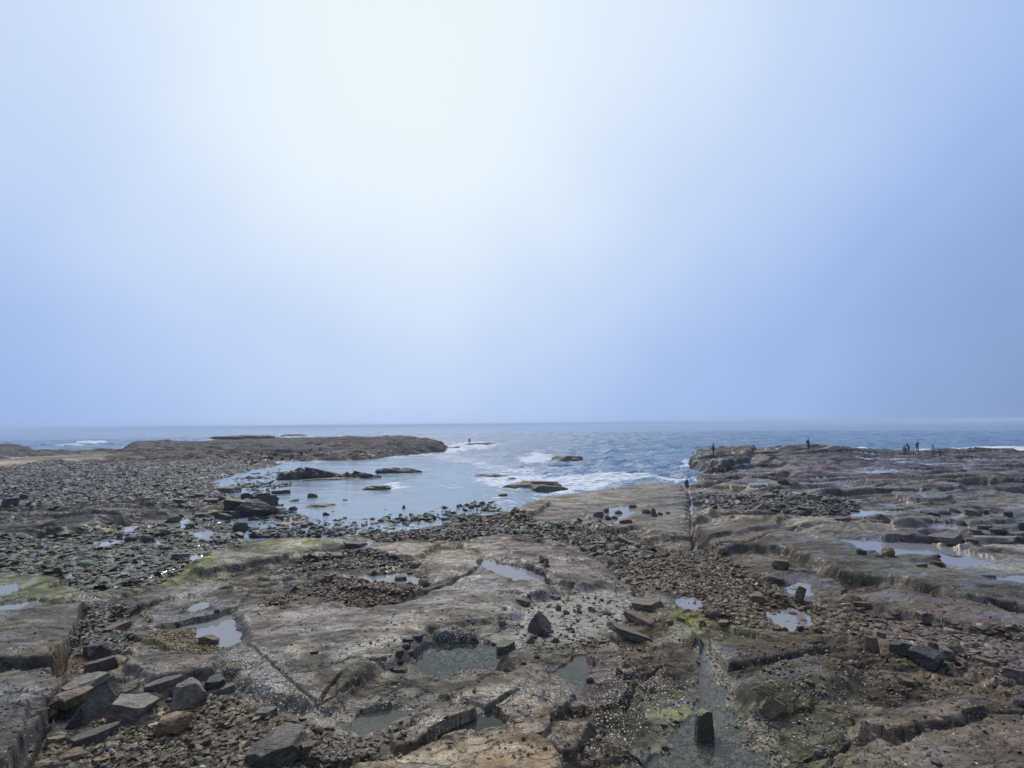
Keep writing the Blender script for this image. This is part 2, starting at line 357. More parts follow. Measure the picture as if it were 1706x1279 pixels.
# ------------------------------------------------------------------ traced slabs: outline, reference height, lift, edge width (m), dip towards the right / away
SLABS = [
 ([(388,1014),(430,1014),(500,1002),(520,994),(560,1001),(600,1006),(650,1001),(720,980),(800,938),(870,960),(960,985),(905,1008),(860,1028),(790,1043),(720,1058),(690,1098),(645,1120),(600,1150),(560,1198),(520,1190),(450,1170),(385,1140),(356,1110),(366,1085),(412,1062)],1.1,.30,.55),
 ([(705,935),(735,908),(790,905),(806,922),(800,940),(760,956),(716,968),(700,952)],1.1,.30,.16),
 ([(760,892),(850,888),(905,893),(955,902),(992,925),(1030,950),(1062,975),(1000,985),(930,968),(880,945),(830,925),(800,908)],1.1,.28,.2),
 ([(835,902),(900,905),(945,920),(950,938),(900,925),(850,915)],1.1,.12,.1),
 ([(605,912),(640,897),(690,893),(740,898),(712,922),(660,925),(630,922)],.8,.3,.35),
 ([(508,960),(560,943),(592,950),(560,966),(520,970)],.9,.2,.2),
 ([(608,952),(650,935),(682,934),(692,946),(640,960)],.9,.22,.2),
 ([(308,938),(350,920),(400,908),(470,893),(540,889),(592,892),(570,905),(490,918),(430,934),(345,952),(315,948)],.8,.32,.5),
 ([(470,942),(500,925),(560,915),(590,925),(540,938),(500,950)],.8,.25,.3),
 ([(190,1008),(240,986),(300,968),(360,964),(384,975),(335,992),(262,1006),(212,1022),(205,1040)],1.0,.25,.22),
 ([(-400,1045),(0,1018),(60,1011),(143,1004),(136,1035),(118,1075),(85,1112),(0,1125),(-400,1160)],1.1,.45,.15),
 ([(-400,1170),(0,1130),(80,1118),(92,1150),(80,1190),(45,1235),(10,1300),(-300,1400)],1.2,.45,.15),
 ([(-400,1240),(0,1190),(50,1170),(40,1220),(0,1275),(-300,1400)],1.4,.25,.08),
 ([(222,1012),(300,990),(370,984),(398,992),(384,1008),(325,1020),(288,1034),(232,1052),(206,1034)],1.0,.13,.3),
 ([(200,1102),(262,1078),(340,1092),(400,1066),(372,1100),(362,1126),(300,1137),(235,1142),(205,1124)],1.1,.3,.3),
 ([(555,1140),(600,1105),(650,1125),(700,1130),(690,1150),(640,1170),(600,1185),(565,1180)],1.25,.16,.12),
 ([(755,1152),(830,1112),(900,1102),(912,1128),(945,1142),(965,1156),(940,1182),(870,1210),(830,1202),(800,1180),(725,1168)],1.2,.3,.2),
 ([(560,1290),(640,1276),(700,1256),(800,1238),(900,1228),(936,1243),(955,1300),(900,1500),(600,1500)],1.2,.55,.5),
 ([(640,1238),(700,1192),(790,1180),(796,1196),(742,1226),(692,1252),(650,1262)],1.2,.35,.12),
 ([(850,1222),(900,1190),(960,1180),(1000,1200),(960,1240),(930,1240),(895,1228)],1.2,.22,.2),
 ([(960,1200),(1020,1110),(1100,1095),(1165,1110),(1160,1180),(1110,1215),(1080,1270),(1000,1285),(960,1260)],1.15,.13,.6),
 ([(1380,1300),(1420,1232),(1500,1226),(1560,1216),(1640,1197),(1706,1192),(2300,1180),(2300,1600),(1500,1600)],1.4,.35,.25),
 ([(1418,1216),(1440,1180),(1520,1168),(1620,1150),(1706,1160),(2200,1170),(1706,1188),(1640,1192),(1560,1208),(1500,1222)],1.3,.25,.3),
 ([(1212,1122),(1258,1092),(1330,1075),(1400,1088),(1450,1108),(1430,1138),(1350,1152),(1290,1165),(1270,1195),(1235,1180)],1.3,.32,1.0),
 ([(1150,1060),(1200,1050),(1330,1058),(1420,1085),(1330,1082),(1260,1095),(1210,1110),(1180,1085)],1.1,.22,.3),
 ([(1100,1015),(1140,1012),(1165,1040),(1168,1065),(1130,1070),(1105,1050)],1.1,.22,.3),
 ([(1186,915),(1250,902),(1318,906),(1345,925),(1400,950),(1500,965),(1600,995),(1720,1010),(2200,1030),(2200,900),(1706,880),(1560,872),(1400,862),(1300,866),(1160,875)],1.3,.50,.5),
 ([(1180,932),(1262,924),(1302,932),(1345,962),(1300,968),(1222,950)],1.0,.22,.2),
 ([(838,850),(870,832),(950,818),(1060,802),(1100,799),(1142,806),(1152,850),(1153,893),(1100,895),(1050,880),(985,886),(930,878),(885,878),(850,866)],.7,.24,.5),
 ([(840,848),(862,835),(900,826),(920,830),(905,845),(870,856)],1.1,.35,.5),
 ([(1160,850),(1220,846),(1290,850),(1330,862),(1290,885),(1230,896),(1162,896)],1.2,.3,.4),
 ([(985,918),(1010,910),(1038,922),(1030,934),(1008,936)],1.0,.2,.12),
 ([(712,1066),(735,1048),(770,1044),(792,1054),(796,1072),(760,1080),(725,1076)],1.1,.2,.4),
 ([(1390,985),(1480,975),(1600,1000),(1720,1022),(2200,1030),(2200,1080),(1720,1056),(1600,1038),(1500,1018)],1.2,.3,.25),
 ([(60,882),(110,860),(170,850),(215,856),(212,872),(160,890),(100,900)],.9,.55,.8),
 ([(130,848),(180,834),(250,833),(262,842),(200,850),(150,856)],.8,.25,.4),
 ([(-300,880),(0,868),(60,866),(90,872),(60,888),(0,895),(-300,905)],.9,.3,.4),
 ([(230,905),(300,885),(370,880),(390,890),(330,905),(260,915)],.6,.25,.3),
 ([(815,935),(850,928),(880,940),(860,950)],.9,-.1,.3),
 ([(860,962),(930,960),(985,965),(960,980),(900,982),(830,985)],1.2,.12,.15),
 ([(1470,905),(1490,888),(1530,885),(1556,897),(1540,906),(1500,912)],1.0,.45,.5),
 ([(1230,842),(1300,828),(1380,832),(1430,846),(1400,856),(1290,856)],.9,-.12,.4),
]
slabm = np.zeros(U.shape)
for poly, z, t, wd in SLABS:
    if t > .2:
        uv = UV(poly, z); win = window(uv, 0.10); slabm[win] = np.maximum(slabm[win], ss(-.02, .03, sdf(uv, UW[win], VW[win])))
hn -= lw * slabm * (1 - rough_zone) * (detail * .45 + strata_f * .6 + pl1 * .18 + pl2 * .094 - crk1 * .09 - crk2 * .055 - crk3 * .028 + pl3 * .038)
for poly, z, t, wd in SLABS:
    uv = UV(poly, z); win = window(uv, 0.10)
    d = sdf(uv, UW[win], VW[win]) * Rr[win]
    tt = ss(-0.04, wd, d) * 0.75 + ss(0, wd * 4 + .6, d) * 0.25
    wd = wd * .55
    tt = ss(-0.03, wd, d) * 0.8 + ss(0, wd * 4 + .5, d) * 0.2
    hn[win] += t * tt * np.clip(land[win], 0, 1)
# headland block at the left end of the right shelf and the dark scarp on the left promontory
for poly, z, t, wd in [([(1149,786),(1147,768),(1158,760),(1240,757),(1262,764),(1245,776),(1215,785),(1180,789)],.4,1.05,.35),
                       ([(668,752),(700,751),(742,752),(743,744),(700,741),(660,745)],.4,.75,.8),
                       ([(1250,760),(1347,752),(1400,756),(1460,765),(1400,775),(1300,772)],1.6,.35,2.0)]:
    uv = UV(poly, z); win = window(uv, 0.10)
    d = sdf(uv, UW[win], VW[win]) * Rr[win]
    hn[win] += t * ss(-0.1, wd, d)
# fissures and cracks: line, reference height, half width m, depth m
CRACKS = [
 ([(1146,790),(1149,812),(1152,840),(1154,870),(1156,900)],1.0,.09,.4),
 ([(1168,1020),(1176,1050),(1178,1080)],1.0,.13,.2),
 ([(412,1062),(460,1105),(500,1142),(532,1168),(560,1196)],1.3,.04,.09),
 ([(530,1166),(545,1140),(575,1115),(600,1103),(640,1098)],1.3,.06,.15),
 ([(530,1166),(570,1150),(598,1128)],1.3,.045,.12),
 ([(560,1105),(585,1095),(640,1104),(672,1118)],1.3,.04,.10),
 ([(800,940),(860,925),(905,940),(960,965)],1.2,.05,.12),
 ([(725,1003),(690,1020),(700,1050)],1.3,.03,.05),
 ([(1100,1095),(1060,1130),(1040,1170),(1060,1210)],1.2,.05,.12),
 ([(1165,905),(1250,902),(1330,880),(1400,882)],1.2,.08,.15),
 ([(1180,868),(1230,860),(1290,866),(1340,860)],1.1,.08,.18),
 ([(1500,1225),(1440,1205),(1420,1180)],1.3,.05,.14),
 ([(515,1108),(545,1103),(572,1090)],1.4,.02,.05),
 ([(625,1158),(650,1140),(690,1125)],1.3,.04,.09),
 ([(690,1130),(720,1148),(745,1160),(760,1168)],1.2,.035,.10),
 ([(720,1005),(760,992),(800,990),(830,1003),(860,1020),(890,1040)],1.3,.03,.07),
 ([(795,1180),(830,1165),(862,1148)],1.3,.06,.22),
 ([(700,1240),(740,1212),(785,1186)],1.3,.07,.3),
 ([(812,1188),(850,1205),(900,1235)],1.2,.04,.14),
 ([(1260,1260),(1380,1240),(1420,1222)],1.2,.04,.12),
 ([(1418,1232),(1470,1258),(1520,1290)],1.4,.04,.10),
 ([(1380,1279),(1372,1255),(1385,1235)],1.3,.05,.2),
 ([(140,1006),(128,1045),(112,1085),(92,1115)],1.1,.12,.35),
 ([(0,1045),(60,1042),(130,1040)],1.3,.03,.08),
 ([(0,1095),(50,1085),(100,1075)],1.3,.03,.08),
 ([(0,1150),(60,1142),(90,1130)],1.5,.04,.12),
 ([(0,1180),(50,1178),(80,1160)],1.5,.03,.12),
 ([(30,1265),(62,1215),(80,1170),(90,1150)],1.4,.06,.3),
 ([(830,925),(880,945),(930,968),(985,985)],1.2,.05,.12),
 ([(905,893),(935,910),(975,930),(1010,960)],1.2,.05,.1),
 ([(1000,818),(1050,822),(1100,822)],1.0,.1,.1),
 ([(985,865),(1050,878),(1100,895),(1140,905)],1.0,.15,.18),
]
for line, z, wd, dp in CRACKS:
    uv = UV(line, z); win = window(uv, 0.06)
    d = ldist(uv, UW[win] * .4 + U[win] * .6, VW[win] * .4 + V[win] * .6) * Rr[win]
    hn[win] -= dp * ss(wd, wd * .25, d)
print('slabs', time.time() - T0)

# ------------------------------------------------------------------ gravel hollows: the bed is smoothed and lowered, stones are laid on it later
GRAVEL = {   # name: outline, z, (number of stones), (size range m), colour, spread of colour
 'centre band': ([(1010,945),(1060,925),(1110,905),(1190,915),(1250,955),(1300,975),(1300,1000),(1380,1020),(1450,1045),(1500,1075),(1440,1075),(1340,1052),(1250,1050),(1190,1040),(1130,985),(1062,985)],.85,9000,(.05,.22),(104,90,72)),
 'shore band': ([(600,888),(650,880),(720,872),(790,856),(840,850),(900,876),(960,888),(1010,905),(1090,915),(1080,935),(1040,945),(1000,925),(950,902),(870,888),(760,892),(700,893),(640,897)],.5,9000,(.10,.36),(86,78,72)),
 'inner hollow': ([(430,1012),(480,985),(540,968),(600,962),(650,972),(712,968),(705,982),(650,1000),(600,1004),(556,998),(520,992),(490,1002)],.85,4200,(.06,.2),(98,82,70)),
 'mid hollow': ([(445,960),(480,935),(560,918),(605,905),(640,925),(690,930),(700,950),(640,960),(600,950),(540,942),(500,962)],.7,3200,(.08,.26),(84,76,70)),
 'left strip': ([(150,1000),(205,1005),(215,1030),(205,1050),(225,1062),(200,1090),(130,1095),(110,1085),(130,1050)],.9,1500,(.06,.2),(92,86,80)),
 'bottom left': ([(60,1280),(90,1215),(150,1180),(230,1175),(330,1150),(400,1150),(450,1180),(500,1200),(560,1215),(540,1279),(300,1330),(100,1330)],1.1,5200,(.03,.16),(104,93,80)),
 'pool gravel': ([(238,1060),(275,1045),(310,1045),(350,1060),(375,1078),(340,1088),(270,1085)],.9,1100,(.03,.09),(118,102,72)),
 'lower gravel': ([(480,1279),(500,1240),(560,1225),(620,1235),(680,1222),(690,1232),(640,1255),(600,1290),(500,1310)],1.05,1500,(.03,.12),(104,96,84)),
 'right band': ([(1400,1010),(1470,1022),(1560,1040),(1706,1060),(1900,1080),(1900,1130),(1706,1120),(1600,1100),(1500,1085),(1440,1050)],1.0,2600,(.05,.24),(104,90,84)),
 'cobble field': ([(-200,778),(0,779),(160,768),(300,762),(420,768),(470,780),(430,790),(396,802),(400,822),(330,845),(250,835),(150,838),(60,845),(-200,848)],.5,21000,(.14,.52),(88,86,88)),
 'left shallows': ([(-200,905),(0,900),(110,895),(220,880),(300,862),(400,850),(420,890),(400,905),(320,925),(300,955),(200,985),(140,1000),(105,985),(130,958),(60,950),(-200,950)],.5,5600,(.09,.46),(82,83,74)),
 'bay edge': ([(395,800),(420,790),(470,781),(500,800),(470,812),(440,830),(480,850),(520,870),(600,868),(700,855),(780,838),(830,836),(835,850),(780,860),(700,876),(610,889),(520,893),(420,895),(400,880),(430,860)],.0,3600,(.12,.5),(72,74,74)),
 'cove stones': ([(380,800),(420,786),(470,779),(500,795),(480,812),(440,820),(470,850),(520,862),(540,885),(430,895),(405,880),(440,862),(462,835),(400,818)],.0,1500,(.14,.55),(70,72,72)),
 'shelf stones': ([(1160,822),(1230,818),(1300,822),(1400,826),(1440,842),(1380,858),(1300,850),(1230,842),(1162,842)],.8,1500,(.15,.5),(84,80,78)),
 'promontory rubble': ([(300,760),(420,752),(560,750),(680,748),(745,750),(700,757),(600,766),(520,768),(400,772)],.7,900,(.3,.9),(70,66,70)),
 'silt stones': ([(860,1010),(920,990),(1010,975),(1062,985),(1100,1010),(1060,1040),(1000,1075),(900,1090),(850,1090)],.85,420,(.05,.14),(84,80,76)),
 'fissure stones': ([(870,1080),(980,1065),(1080,1060),(1050,1080),(990,1085),(900,1100)],.95,420,(.03,.10),(96,88,78)),
 'right low': ([(1250,1060),(1500,1085),(1706,1110),(1706,1170),(1500,1165),(1380,1160),(1290,1170)],1.1,900,(.03,.11),(104,90,72)),
 'pond bed': ([(700,1100),(740,1082),(800,1080),(838,1088),(820,1112),(780,1130),(735,1142),(700,1130)],.8,500,(.05,.13),(84,86,82)),
 'bottom stones': ([(1090,1279),(1120,1215),(1160,1200),(1166,1080),(1182,1075),(1212,1140),(1240,1200),(1300,1220),(1310,1290)],.8,1500,(.02,.08),(104,100,86)),
 'crumbs': ([(-40,1010),(300,960),(700,900),(1000,880),(1400,900),(1740,1000),(1740,1310),(-40,1310)],1.1,6500,(.015,.085),(98,90,80)),
 'slab crumbs': ([(850,870),(960,862),(1050,880),(1100,900),(1040,905),(950,890),(880,885)],.9,700,(.08,.28),(84,78,72)),
}
smooth = hn.copy()
gmask = np.zeros(U.shape)
for k, (poly, z, n, sz, col) in GRAVEL.items():
    if k in ('right low', 'cove stones', 'bay edge', 'promontory rubble', 'cobble field', 'slab crumbs', 'crumbs'): continue
    uv = UV(poly, z); win = window(uv, 0.05)
    d = sdf(uv, UW[win], VW[win])
    gmask[win] = np.maximum(gmask[win], ss(-0.004, 0.02, d))
gb = base + detail * .4 + lw * (0.05 * fbm(X * .8, Y * .8, 3, 81)) - .03
hn = hn * (1 - gmask * .85) + gb * gmask * .85

# ------------------------------------------------------------------ tide pools: outline, reference height, depth, tint, label
POOLS = [
 ([(1398,905),(1440,906),(1480,910),(1530,908),(1580,920),(1625,933),(1668,946),(1645,953),(1590,952),(1555,943),(1525,941),(1485,940),(1440,929)],.9,.12,'silt',"long pale tide pool under the dark mound on the right shelf"),
 ([(1545,878),(1562,866),(1600,870),(1645,884),(1625,890),(1590,890),(1560,883)],.9,.1,'silt',"tide pool ringed by dark blocks on the right shelf"),
 ([(1645,851),(1675,847),(1720,848),(1720,864),(1672,861),(1648,858)],.9,.1,'silt',"bright tide pool at the right edge around a lone dark block"),
 ([(1538,857),(1560,850),(1605,850),(1612,862),(1580,864)],.9,.1,'silt',"small bright pool behind three dark blocks in a row"),
 ([(283,1036),(320,1022),(360,1012),(382,1011),(388,1030),(404,1050),(408,1064),(372,1082),(350,1066),(318,1048),(290,1045)],.85,.12,'silt',"grey tide pool cut by the corner of the big slab at lower left"),
 ([(597,958),(625,952),(668,949),(700,957),(708,968),(690,972),(640,968),(610,966)],.9,.08,'silt',"narrow pool with dark stones in the inner gravel hollow"),
 ([(690,1108),(705,1090),(740,1080),(795,1078),(842,1086),(830,1110),(790,1127),(740,1142),(703,1132)],.85,.2,'clear',"clear pool with pale stones on its bed beside the barnacled hump"),
 ([(914,1130),(945,1106),(974,1096),(978,1112),(978,1150),(962,1153),(942,1142)],.95,.2,'green',"triangular milky green pool between two brown slabs"),
 ([(568,1216),(600,1194),(650,1180),(692,1184),(672,1205),(640,1216),(600,1227)],1.0,.12,'green',"shallow greenish pool below the cracked end of the big slab"),
 ([(1171,1078),(1177,1072),(1183,1108),(1196,1132),(1212,1150),(1204,1176),(1230,1190),(1214,1208),(1262,1220),(1240,1246),(1290,1262),(1270,1300),(1080,1300),(1088,1262),(1118,1250),(1106,1226),(1150,1205),(1166,1160),(1166,1110)],.85,.08,'shallow',"stream of pooled water running to the green topped block"),
 ([(712,1248),(760,1222),(800,1202),(816,1196),(842,1214),(800,1226),(765,1240)],1.0,.2,'dark',"dark green pool under the overhanging slab edge at bottom centre"),
 ([(1124,994),(1150,990),(1172,998),(1176,1012),(1150,1016),(1130,1006)],.85,.05,'silt',"small pale puddle at the left end of the brown pebble band"),
 ([(1272,1018),(1310,1010),(1345,1020),(1358,1040),(1320,1052),(1290,1042)],.9,.05,'silt',"pale puddle left of centre in the right pebble band"),
 ([(1302,980),(1325,970),(1345,974),(1350,990),(1320,992)],.9,.05,'silt',"small bright puddle behind the upright slab of stone"),
 ([(268,868),(300,860),(322,866),(318,880),(290,884)],.5,.08,'silt',"bright pool with ragged edges among left dark boulders"),
 ([(318,882),(345,876),(362,884),(350,895),(328,898)],.5,.08,'silt',"bright pool nearest the mossy ridge on the left"),
 ([(152,903),(175,896),(200,897),(195,907),(165,910)],.5,.06,'silt',"thin bright pool below the dark dome on the left"),
 ([(238,902),(262,894),(282,896),(270,904),(246,906)],.5,.06,'silt',"thin bright pool right of the one under the dark dome"),
 ([(-60,1014),(20,1001),(78,994),(70,1001),(20,1011),(-60,1022)],.8,.06,'silt',"long thin pool along the top edge of the left grey block"),
 ([(-60,842),(0,830),(50,832),(48,838),(20,842),(-60,850)],.5,.06,'silt',"bright pool behind a dark block at the left edge"),
 ([(-60,985),(20,972),(34,976),(20,990),(-60,998)],.6,.06,'silt',"pale pool on green ground at the left edge"),
 ([(803,922),(850,930),(882,938),(908,950),(912,965),(880,966),(850,952),(812,938)],1.05,.07,'silt',"pale pool beside two standing stones on the middle slab"),
 ([(1004,843),(1050,840),(1060,850),(1036,868),(1020,872),(1010,858)],.9,.12,'silt',"bright pool crowded with dark blocks on the shore slab"),
 ([(578,903),(600,893),(622,897),(606,905),(588,909)],.5,.06,'silt',"small bright pool at the right tip of the mossy ridge"),
 ([(302,1012),(325,1000),(352,998),(340,1008),(315,1016)],1.0,.06,'silt',"pale sliver of water on the dark saddle of rock"),
 ([(112,930),(128,926),(135,934),(120,940)],.5,.05,'silt',"tiny bright pool left of centre in the wet stones"),
 ([(1236,806),(1262,802),(1290,808),(1276,815),(1245,812)],.6,.06,'silt',"foamy puddle beside the dark stone band on the shelf"),
 ([(1515,820),(1528,816),(1545,824),(1530,827)],.9,.06,'silt',"small bright pool in the middle of the layered shelf"),
 ([(1640,928+40),(1700,958),(1760,960),(1720,985),(1680,982)],1.2,.06,'silt',"wet sheet of water on the pale ridge at the right edge"),
]
pool_data = []
for poly, z, dp, tint, lab in POOLS:
    uv = UV(poly, z); win = window(uv, 0.08)
    d = sdf(uv, UW[win], VW[win]) * Rr[win]
    ins = d > 0
    Lv = float(np.percentile(hn[win][ins], 48)) if ins.sum() > 5 else z
    Lv = max(Lv, 0.10)
    hh = hn[win]; mg = 0.5 + 0.012 * Rr[win]
    nn = fbm(X[win] * 1.3, Y[win] * 1.8, 5, 91, .65) * (0.045 + .0003 * Rr[win])
    inner = Lv - np.minimum(dp, 0.02 + d * .3) + nn * (1.1 if tint in ('silt', 'shallow') else .6)
    outer = np.maximum(hh, Lv + 0.015 + 0.10 * np.clip(-d, 0, 2) + nn * .25)
    hh = np.where(ins, inner, np.where(-d < mg + .3, outer, hh))
    hn[win] = hh
    wetrim[win] = np.maximum(wetrim[win], ss(-.55 - .01 * Rr[win], .05, d + nn * 3))
    pool_data.append((poly, z, Lv, tint, lab))
print('pools', time.time() - T0)
hn = np.where(sL < -3, np.minimum(hn, -0.9), hn)

# thin films of water held in the hollows of the rock: level spots, glossy in the material
loc = np.where(rough_zone > .3, base + rough_zone * (-0.295) , base - 9)
film_r = (hn < loc) & (land > .9)
hn = np.where(film_r, loc, hn)
film = film_r.astype(float)
lowf = base + 0.03 + .05 * perlin(X * .07, Y * .07, 99)
left_zone = px_region([(70,900),(110,893),(230,876),(380,856),(420,890),(340,920),(300,950),(170,990),(110,960)], .5, .03) 
film_l = (hn < lowf) & (left_zone > .5) & (land > .9)
hn = np.where(film_l, lowf, hn); film = np.maximum(film, film_l)
cz = (hn < base - .045) & (cob_zone > .5) & (land > .9)
film = np.maximum(film, cz)

# ------------------------------------------------------------------ height lookups
def H(x, y):
    u = np.arctan2(x, y); v = np.log(np.maximum(np.hypot(x, y), .61))
    fj = np.interp(u, th, np.arange(len(th))); fi = np.interp(v, lr, np.arange(len(lr)))
    i = np.minimum(fi.astype(int), len(lr) - 2); j = np.minimum(fj.astype(int), len(th) - 2)
    a = fi - i; b = fj - j
    return hn[i, j] * (1 - a) * (1 - b) + hn[i + 1, j] * a * (1 - b) + hn[i, j + 1] * (1 - a) * b + hn[i + 1, j + 1] * a * b
_rr = np.exp(np.linspace(math.log(7), math.log(500), 2600))
def hit(px, py, water=True, rmax=None):
    """where the line of sight through a photo pixel meets the ground (or the sea)"""
    d = ray(np.array([px]), np.array([py]))[0]
    hor = math.hypot(d[0], d[1]); t = _rr / hor
    x = d[0] * t; y = d[1] * t; z = CAMZ + d[2] * t
    g = H(x, y)
    if water: g = np.maximum(g, 0.0)
    m = z <= g
    if rmax is not None: m &= _rr < rmax
    if m.any(): k = int(np.argmax(m))
    else:
        ang = (g - CAMZ) / _rr
        if rmax is not None: ang = np.where(_rr < rmax, ang, -9)
        k = int(np.argmax(np.where(_rr > 40, ang, -9)))
    return float(x[k]), float(y[k]), float(g[k]), float(_rr[k])
# ------------------------------------------------------------------ colours of the ground (as they look; turned into albedo below)
COLS = [(0,745,112,110,118),(250,735,112,112,118),(480,732,112,108,114),(605,727,98,98,106),(700,732,104,98,104),(720,748,72,66,72),(300,748,124,117,116),(450,748,116,108,110),(600,748,112,104,106),(650,757,112,104,100),
 (100,760,130,122,112),(50,770,176,164,148),(20,772,176,164,148),(110,764,168,158,144),(170,758,150,142,130),
 (0,800,84,88,86),(150,800,84,82,84),(300,800,84,82,84),(430,785,82,78,80),(550,768,92,86,86),(650,764,96,90,88),
 (0,850,76,76,76),(120,860,72,72,72),(200,860,64,64,64),(150,848,80,80,80),(60,848,76,76,78),(250,840,92,92,88),(320,850,78,80,72),(400,850,70,70,70),
 (0,910,84,86,72),(100,920,84,86,70),(250,900,92,94,80),(350,900,92,96,74),(440,880,96,98,82),
 (50,975,118,122,88),(150,960,88,90,68),(250,950,92,94,66),(0,1000,110,114,84),
 (330,935,118,120,82),(400,918,112,106,88),(480,900,116,116,84),(530,897,106,106,80),(575,897,92,92,76),(430,935,88,80,66),
 (300,985,104,98,84),(250,1000,92,86,78),(60,1040,98,94,90),(60,1100,92,90,88),(40,1150,112,110,108),(30,1230,88,86,86),(120,1120,132,110,86),
 (330,1000,98,92,86),(240,1060,104,96,88),(300,1110,96,92,86),(300,1150,104,98,90),
 (440,1020,128,118,112),(500,1050,124,116,114),(450,1070,118,108,106),(600,1040,116,108,104),(650,1080,104,98,92),(580,1120,102,96,90),(620,1170,98,94,84),(700,1010,120,112,108),(800,960,128,122,122),(900,1000,112,108,102),(860,950,122,118,122),
 (420,1130,92,86,78),(480,1170,88,84,76),(740,930,142,130,112),(660,905,134,124,112),(850,910,122,108,100),(950,930,112,96,92),(1000,960,112,98,92),(900,960,108,94,92),
 (960,1010,132,128,120),(1020,1000,134,128,120),(900,1080,120,116,108),(930,1050,126,122,116),
 (740,1150,104,98,88),(850,1160,108,100,90),(900,1180,104,96,84),(700,1130,98,94,88),(760,1270,134,116,92),(860,1265,130,112,90),(950,1260,92,78,62),(700,1220,92,82,70),
 (1010,1110,110,96,82),(1080,1120,94,78,62),(1020,1180,84,70,54),(1100,1180,92,86,58),(1060,1230,90,84,64),(1100,1250,96,96,78),(1150,1040,112,106,60),(1130,1060,104,92,66),(1090,1040,102,90,70),
 (1200,1070,110,100,68),(1300,1075,116,104,76),(1250,1120,84,70,52),(1320,1110,80,70,54),(1400,1110,84,74,60),(1230,1160,70,62,50),(1300,1200,90,88,62),(1350,1230,82,84,60),(1400,1180,98,90,66),(1280,1270,104,98,66),
 (1500,1120,116,102,82),(1600,1110,122,106,92),(1706,1130,112,100,92),(1500,1190,98,84,70),(1600,1180,112,98,84),(1450,1260,128,110,92),(1600,1260,116,102,94),(1700,1230,104,98,92),(1560,1230,122,106,92),
 (1280,985,104,92,74),(1100,950,94,82,68),(1200,1000,100,88,68),(1400,1035,104,94,78),(1550,1060,102,90,82),(1660,1080,112,98,92),
 (880,850,104,92,80),(940,825,138,128,112),(1050,808,134,126,112),(1110,815,118,110,102),(960,870,108,100,94),(1050,860,112,106,98),(1120,860,114,108,98),(1100,900,98,90,80),(1000,920,88,80,72),
 (1165,780,62,62,66),(1180,760,98,88,84),(1240,760,84,80,84),(1300,757,90,82,84),(1347,749,84,78,78),(1400,765,78,68,78),(1450,755,112,104,108),(1560,765,104,96,102),(1650,755,96,94,100),(1706,765,104,98,104),
 (1230,790,100,90,86),(1300,790,96,86,96),(1400,790,104,94,102),(1500,795,104,96,98),(1600,800,104,98,96),(1706,800,96,92,90),
 (1200,815,112,104,96),(1200,835,70,66,62),(1400,825,96,92,88),(1550,830,98,96,88),(1700,830,96,92,88),
 (1250,865,128,120,108),(1320,880,122,114,100),(1200,900,112,102,92),(1380,870,108,104,98),(1500,870,104,100,96),(1620,900,96,92,88),(1706,900,92,90,86),
 (1260,930,100,88,78),(1380,940,78,72,62),(1450,965,80,80,60),(1560,970,100,98,88),(1650,960,124,120,112),(1706,950,108,104,98),(1600,1000,88,84,78),(1480,1000,88,76,70),(1330,960,88,76,66)]
K_ALB = np.array([.57, .605, .745])
def grey(c, a):
    c = np.asarray(c, float); m_ = c.mean(-1, keepdims=True); return c + (m_ - c) * a
col = grey(shepard(COLS, False), .08)
col = np.clip(col, 20, 250) * (1 + .15 * rough_zone * ss(85, 60, Rr) + .0 * px_region([(1380,1110),(1706,1100),(2200,1100),(2200,1600),(1350,1600)], soft=.08))[..., None]
col = col * (1 - .10 * mid_left[..., None])
# colour noise: warm, cold and dark blotches, streaks along the bedding
n1 = fbm(X * .5, Y * .9, 4, 101, .6); n2 = fbm(X * 2.3, Y * 3.1, 4, 105, .6); n3 = fbm((X * .9 + Y * .45) * .9, (Y * .9 - X * .45) * 5.0, 4, 109, .6)
f = 1 + (.20 * n1 + .18 * n2) * (1 - .45 * slabm) + .13 * n3 + (ra1 - .5) * .18 + (ra2 - .5) * .12
far = ss(40, 90, Rr)
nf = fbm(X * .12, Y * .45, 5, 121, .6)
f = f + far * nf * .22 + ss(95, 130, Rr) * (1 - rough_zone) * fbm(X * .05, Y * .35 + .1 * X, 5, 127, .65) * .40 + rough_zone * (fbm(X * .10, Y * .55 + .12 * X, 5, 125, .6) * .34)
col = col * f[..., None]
warm = fbm(X * .25, Y * .25, 4, 113)
col[..., 0] *= 1 + .035 * warm; col[..., 2] *= 1 - .045 * warm
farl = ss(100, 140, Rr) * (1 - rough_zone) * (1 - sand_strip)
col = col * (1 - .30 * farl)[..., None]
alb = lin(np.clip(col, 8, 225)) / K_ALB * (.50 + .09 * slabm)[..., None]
# the stones' bed is darker, wet and brown; silt in the pools is pale grey
def paint(poly, z, rgb, amt, soft=0.015, mask=None, warp=True):
    global alb
    uv = UV(poly, z); win = window(uv, 0.06)
    d = sdf(uv, (UW if warp else U)[win], (VW if warp else V)[win])
    m = ss(-soft, soft, d) * amt
    if mask is not None: m = m * mask[win]
    alb[win] = alb[win] * (1 - m[..., None]) + (lin(rgb) / K_ALB) * m[..., None]
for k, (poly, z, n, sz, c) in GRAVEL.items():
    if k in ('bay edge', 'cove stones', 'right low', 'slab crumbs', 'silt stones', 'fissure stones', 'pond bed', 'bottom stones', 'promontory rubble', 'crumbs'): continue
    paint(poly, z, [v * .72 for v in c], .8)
nz1 = fbm(X * 1.2, Y * 1.6, 4, 131, .6)
paint([(862,1012),(905,1000),(960,988),(1010,978),(1052,985),(1064,1010),(1040,1032),(1004,1048),(982,1076),(935,1082),(880,1072),(850,1095),(842,1060)], .9, (130,129,128), .85)
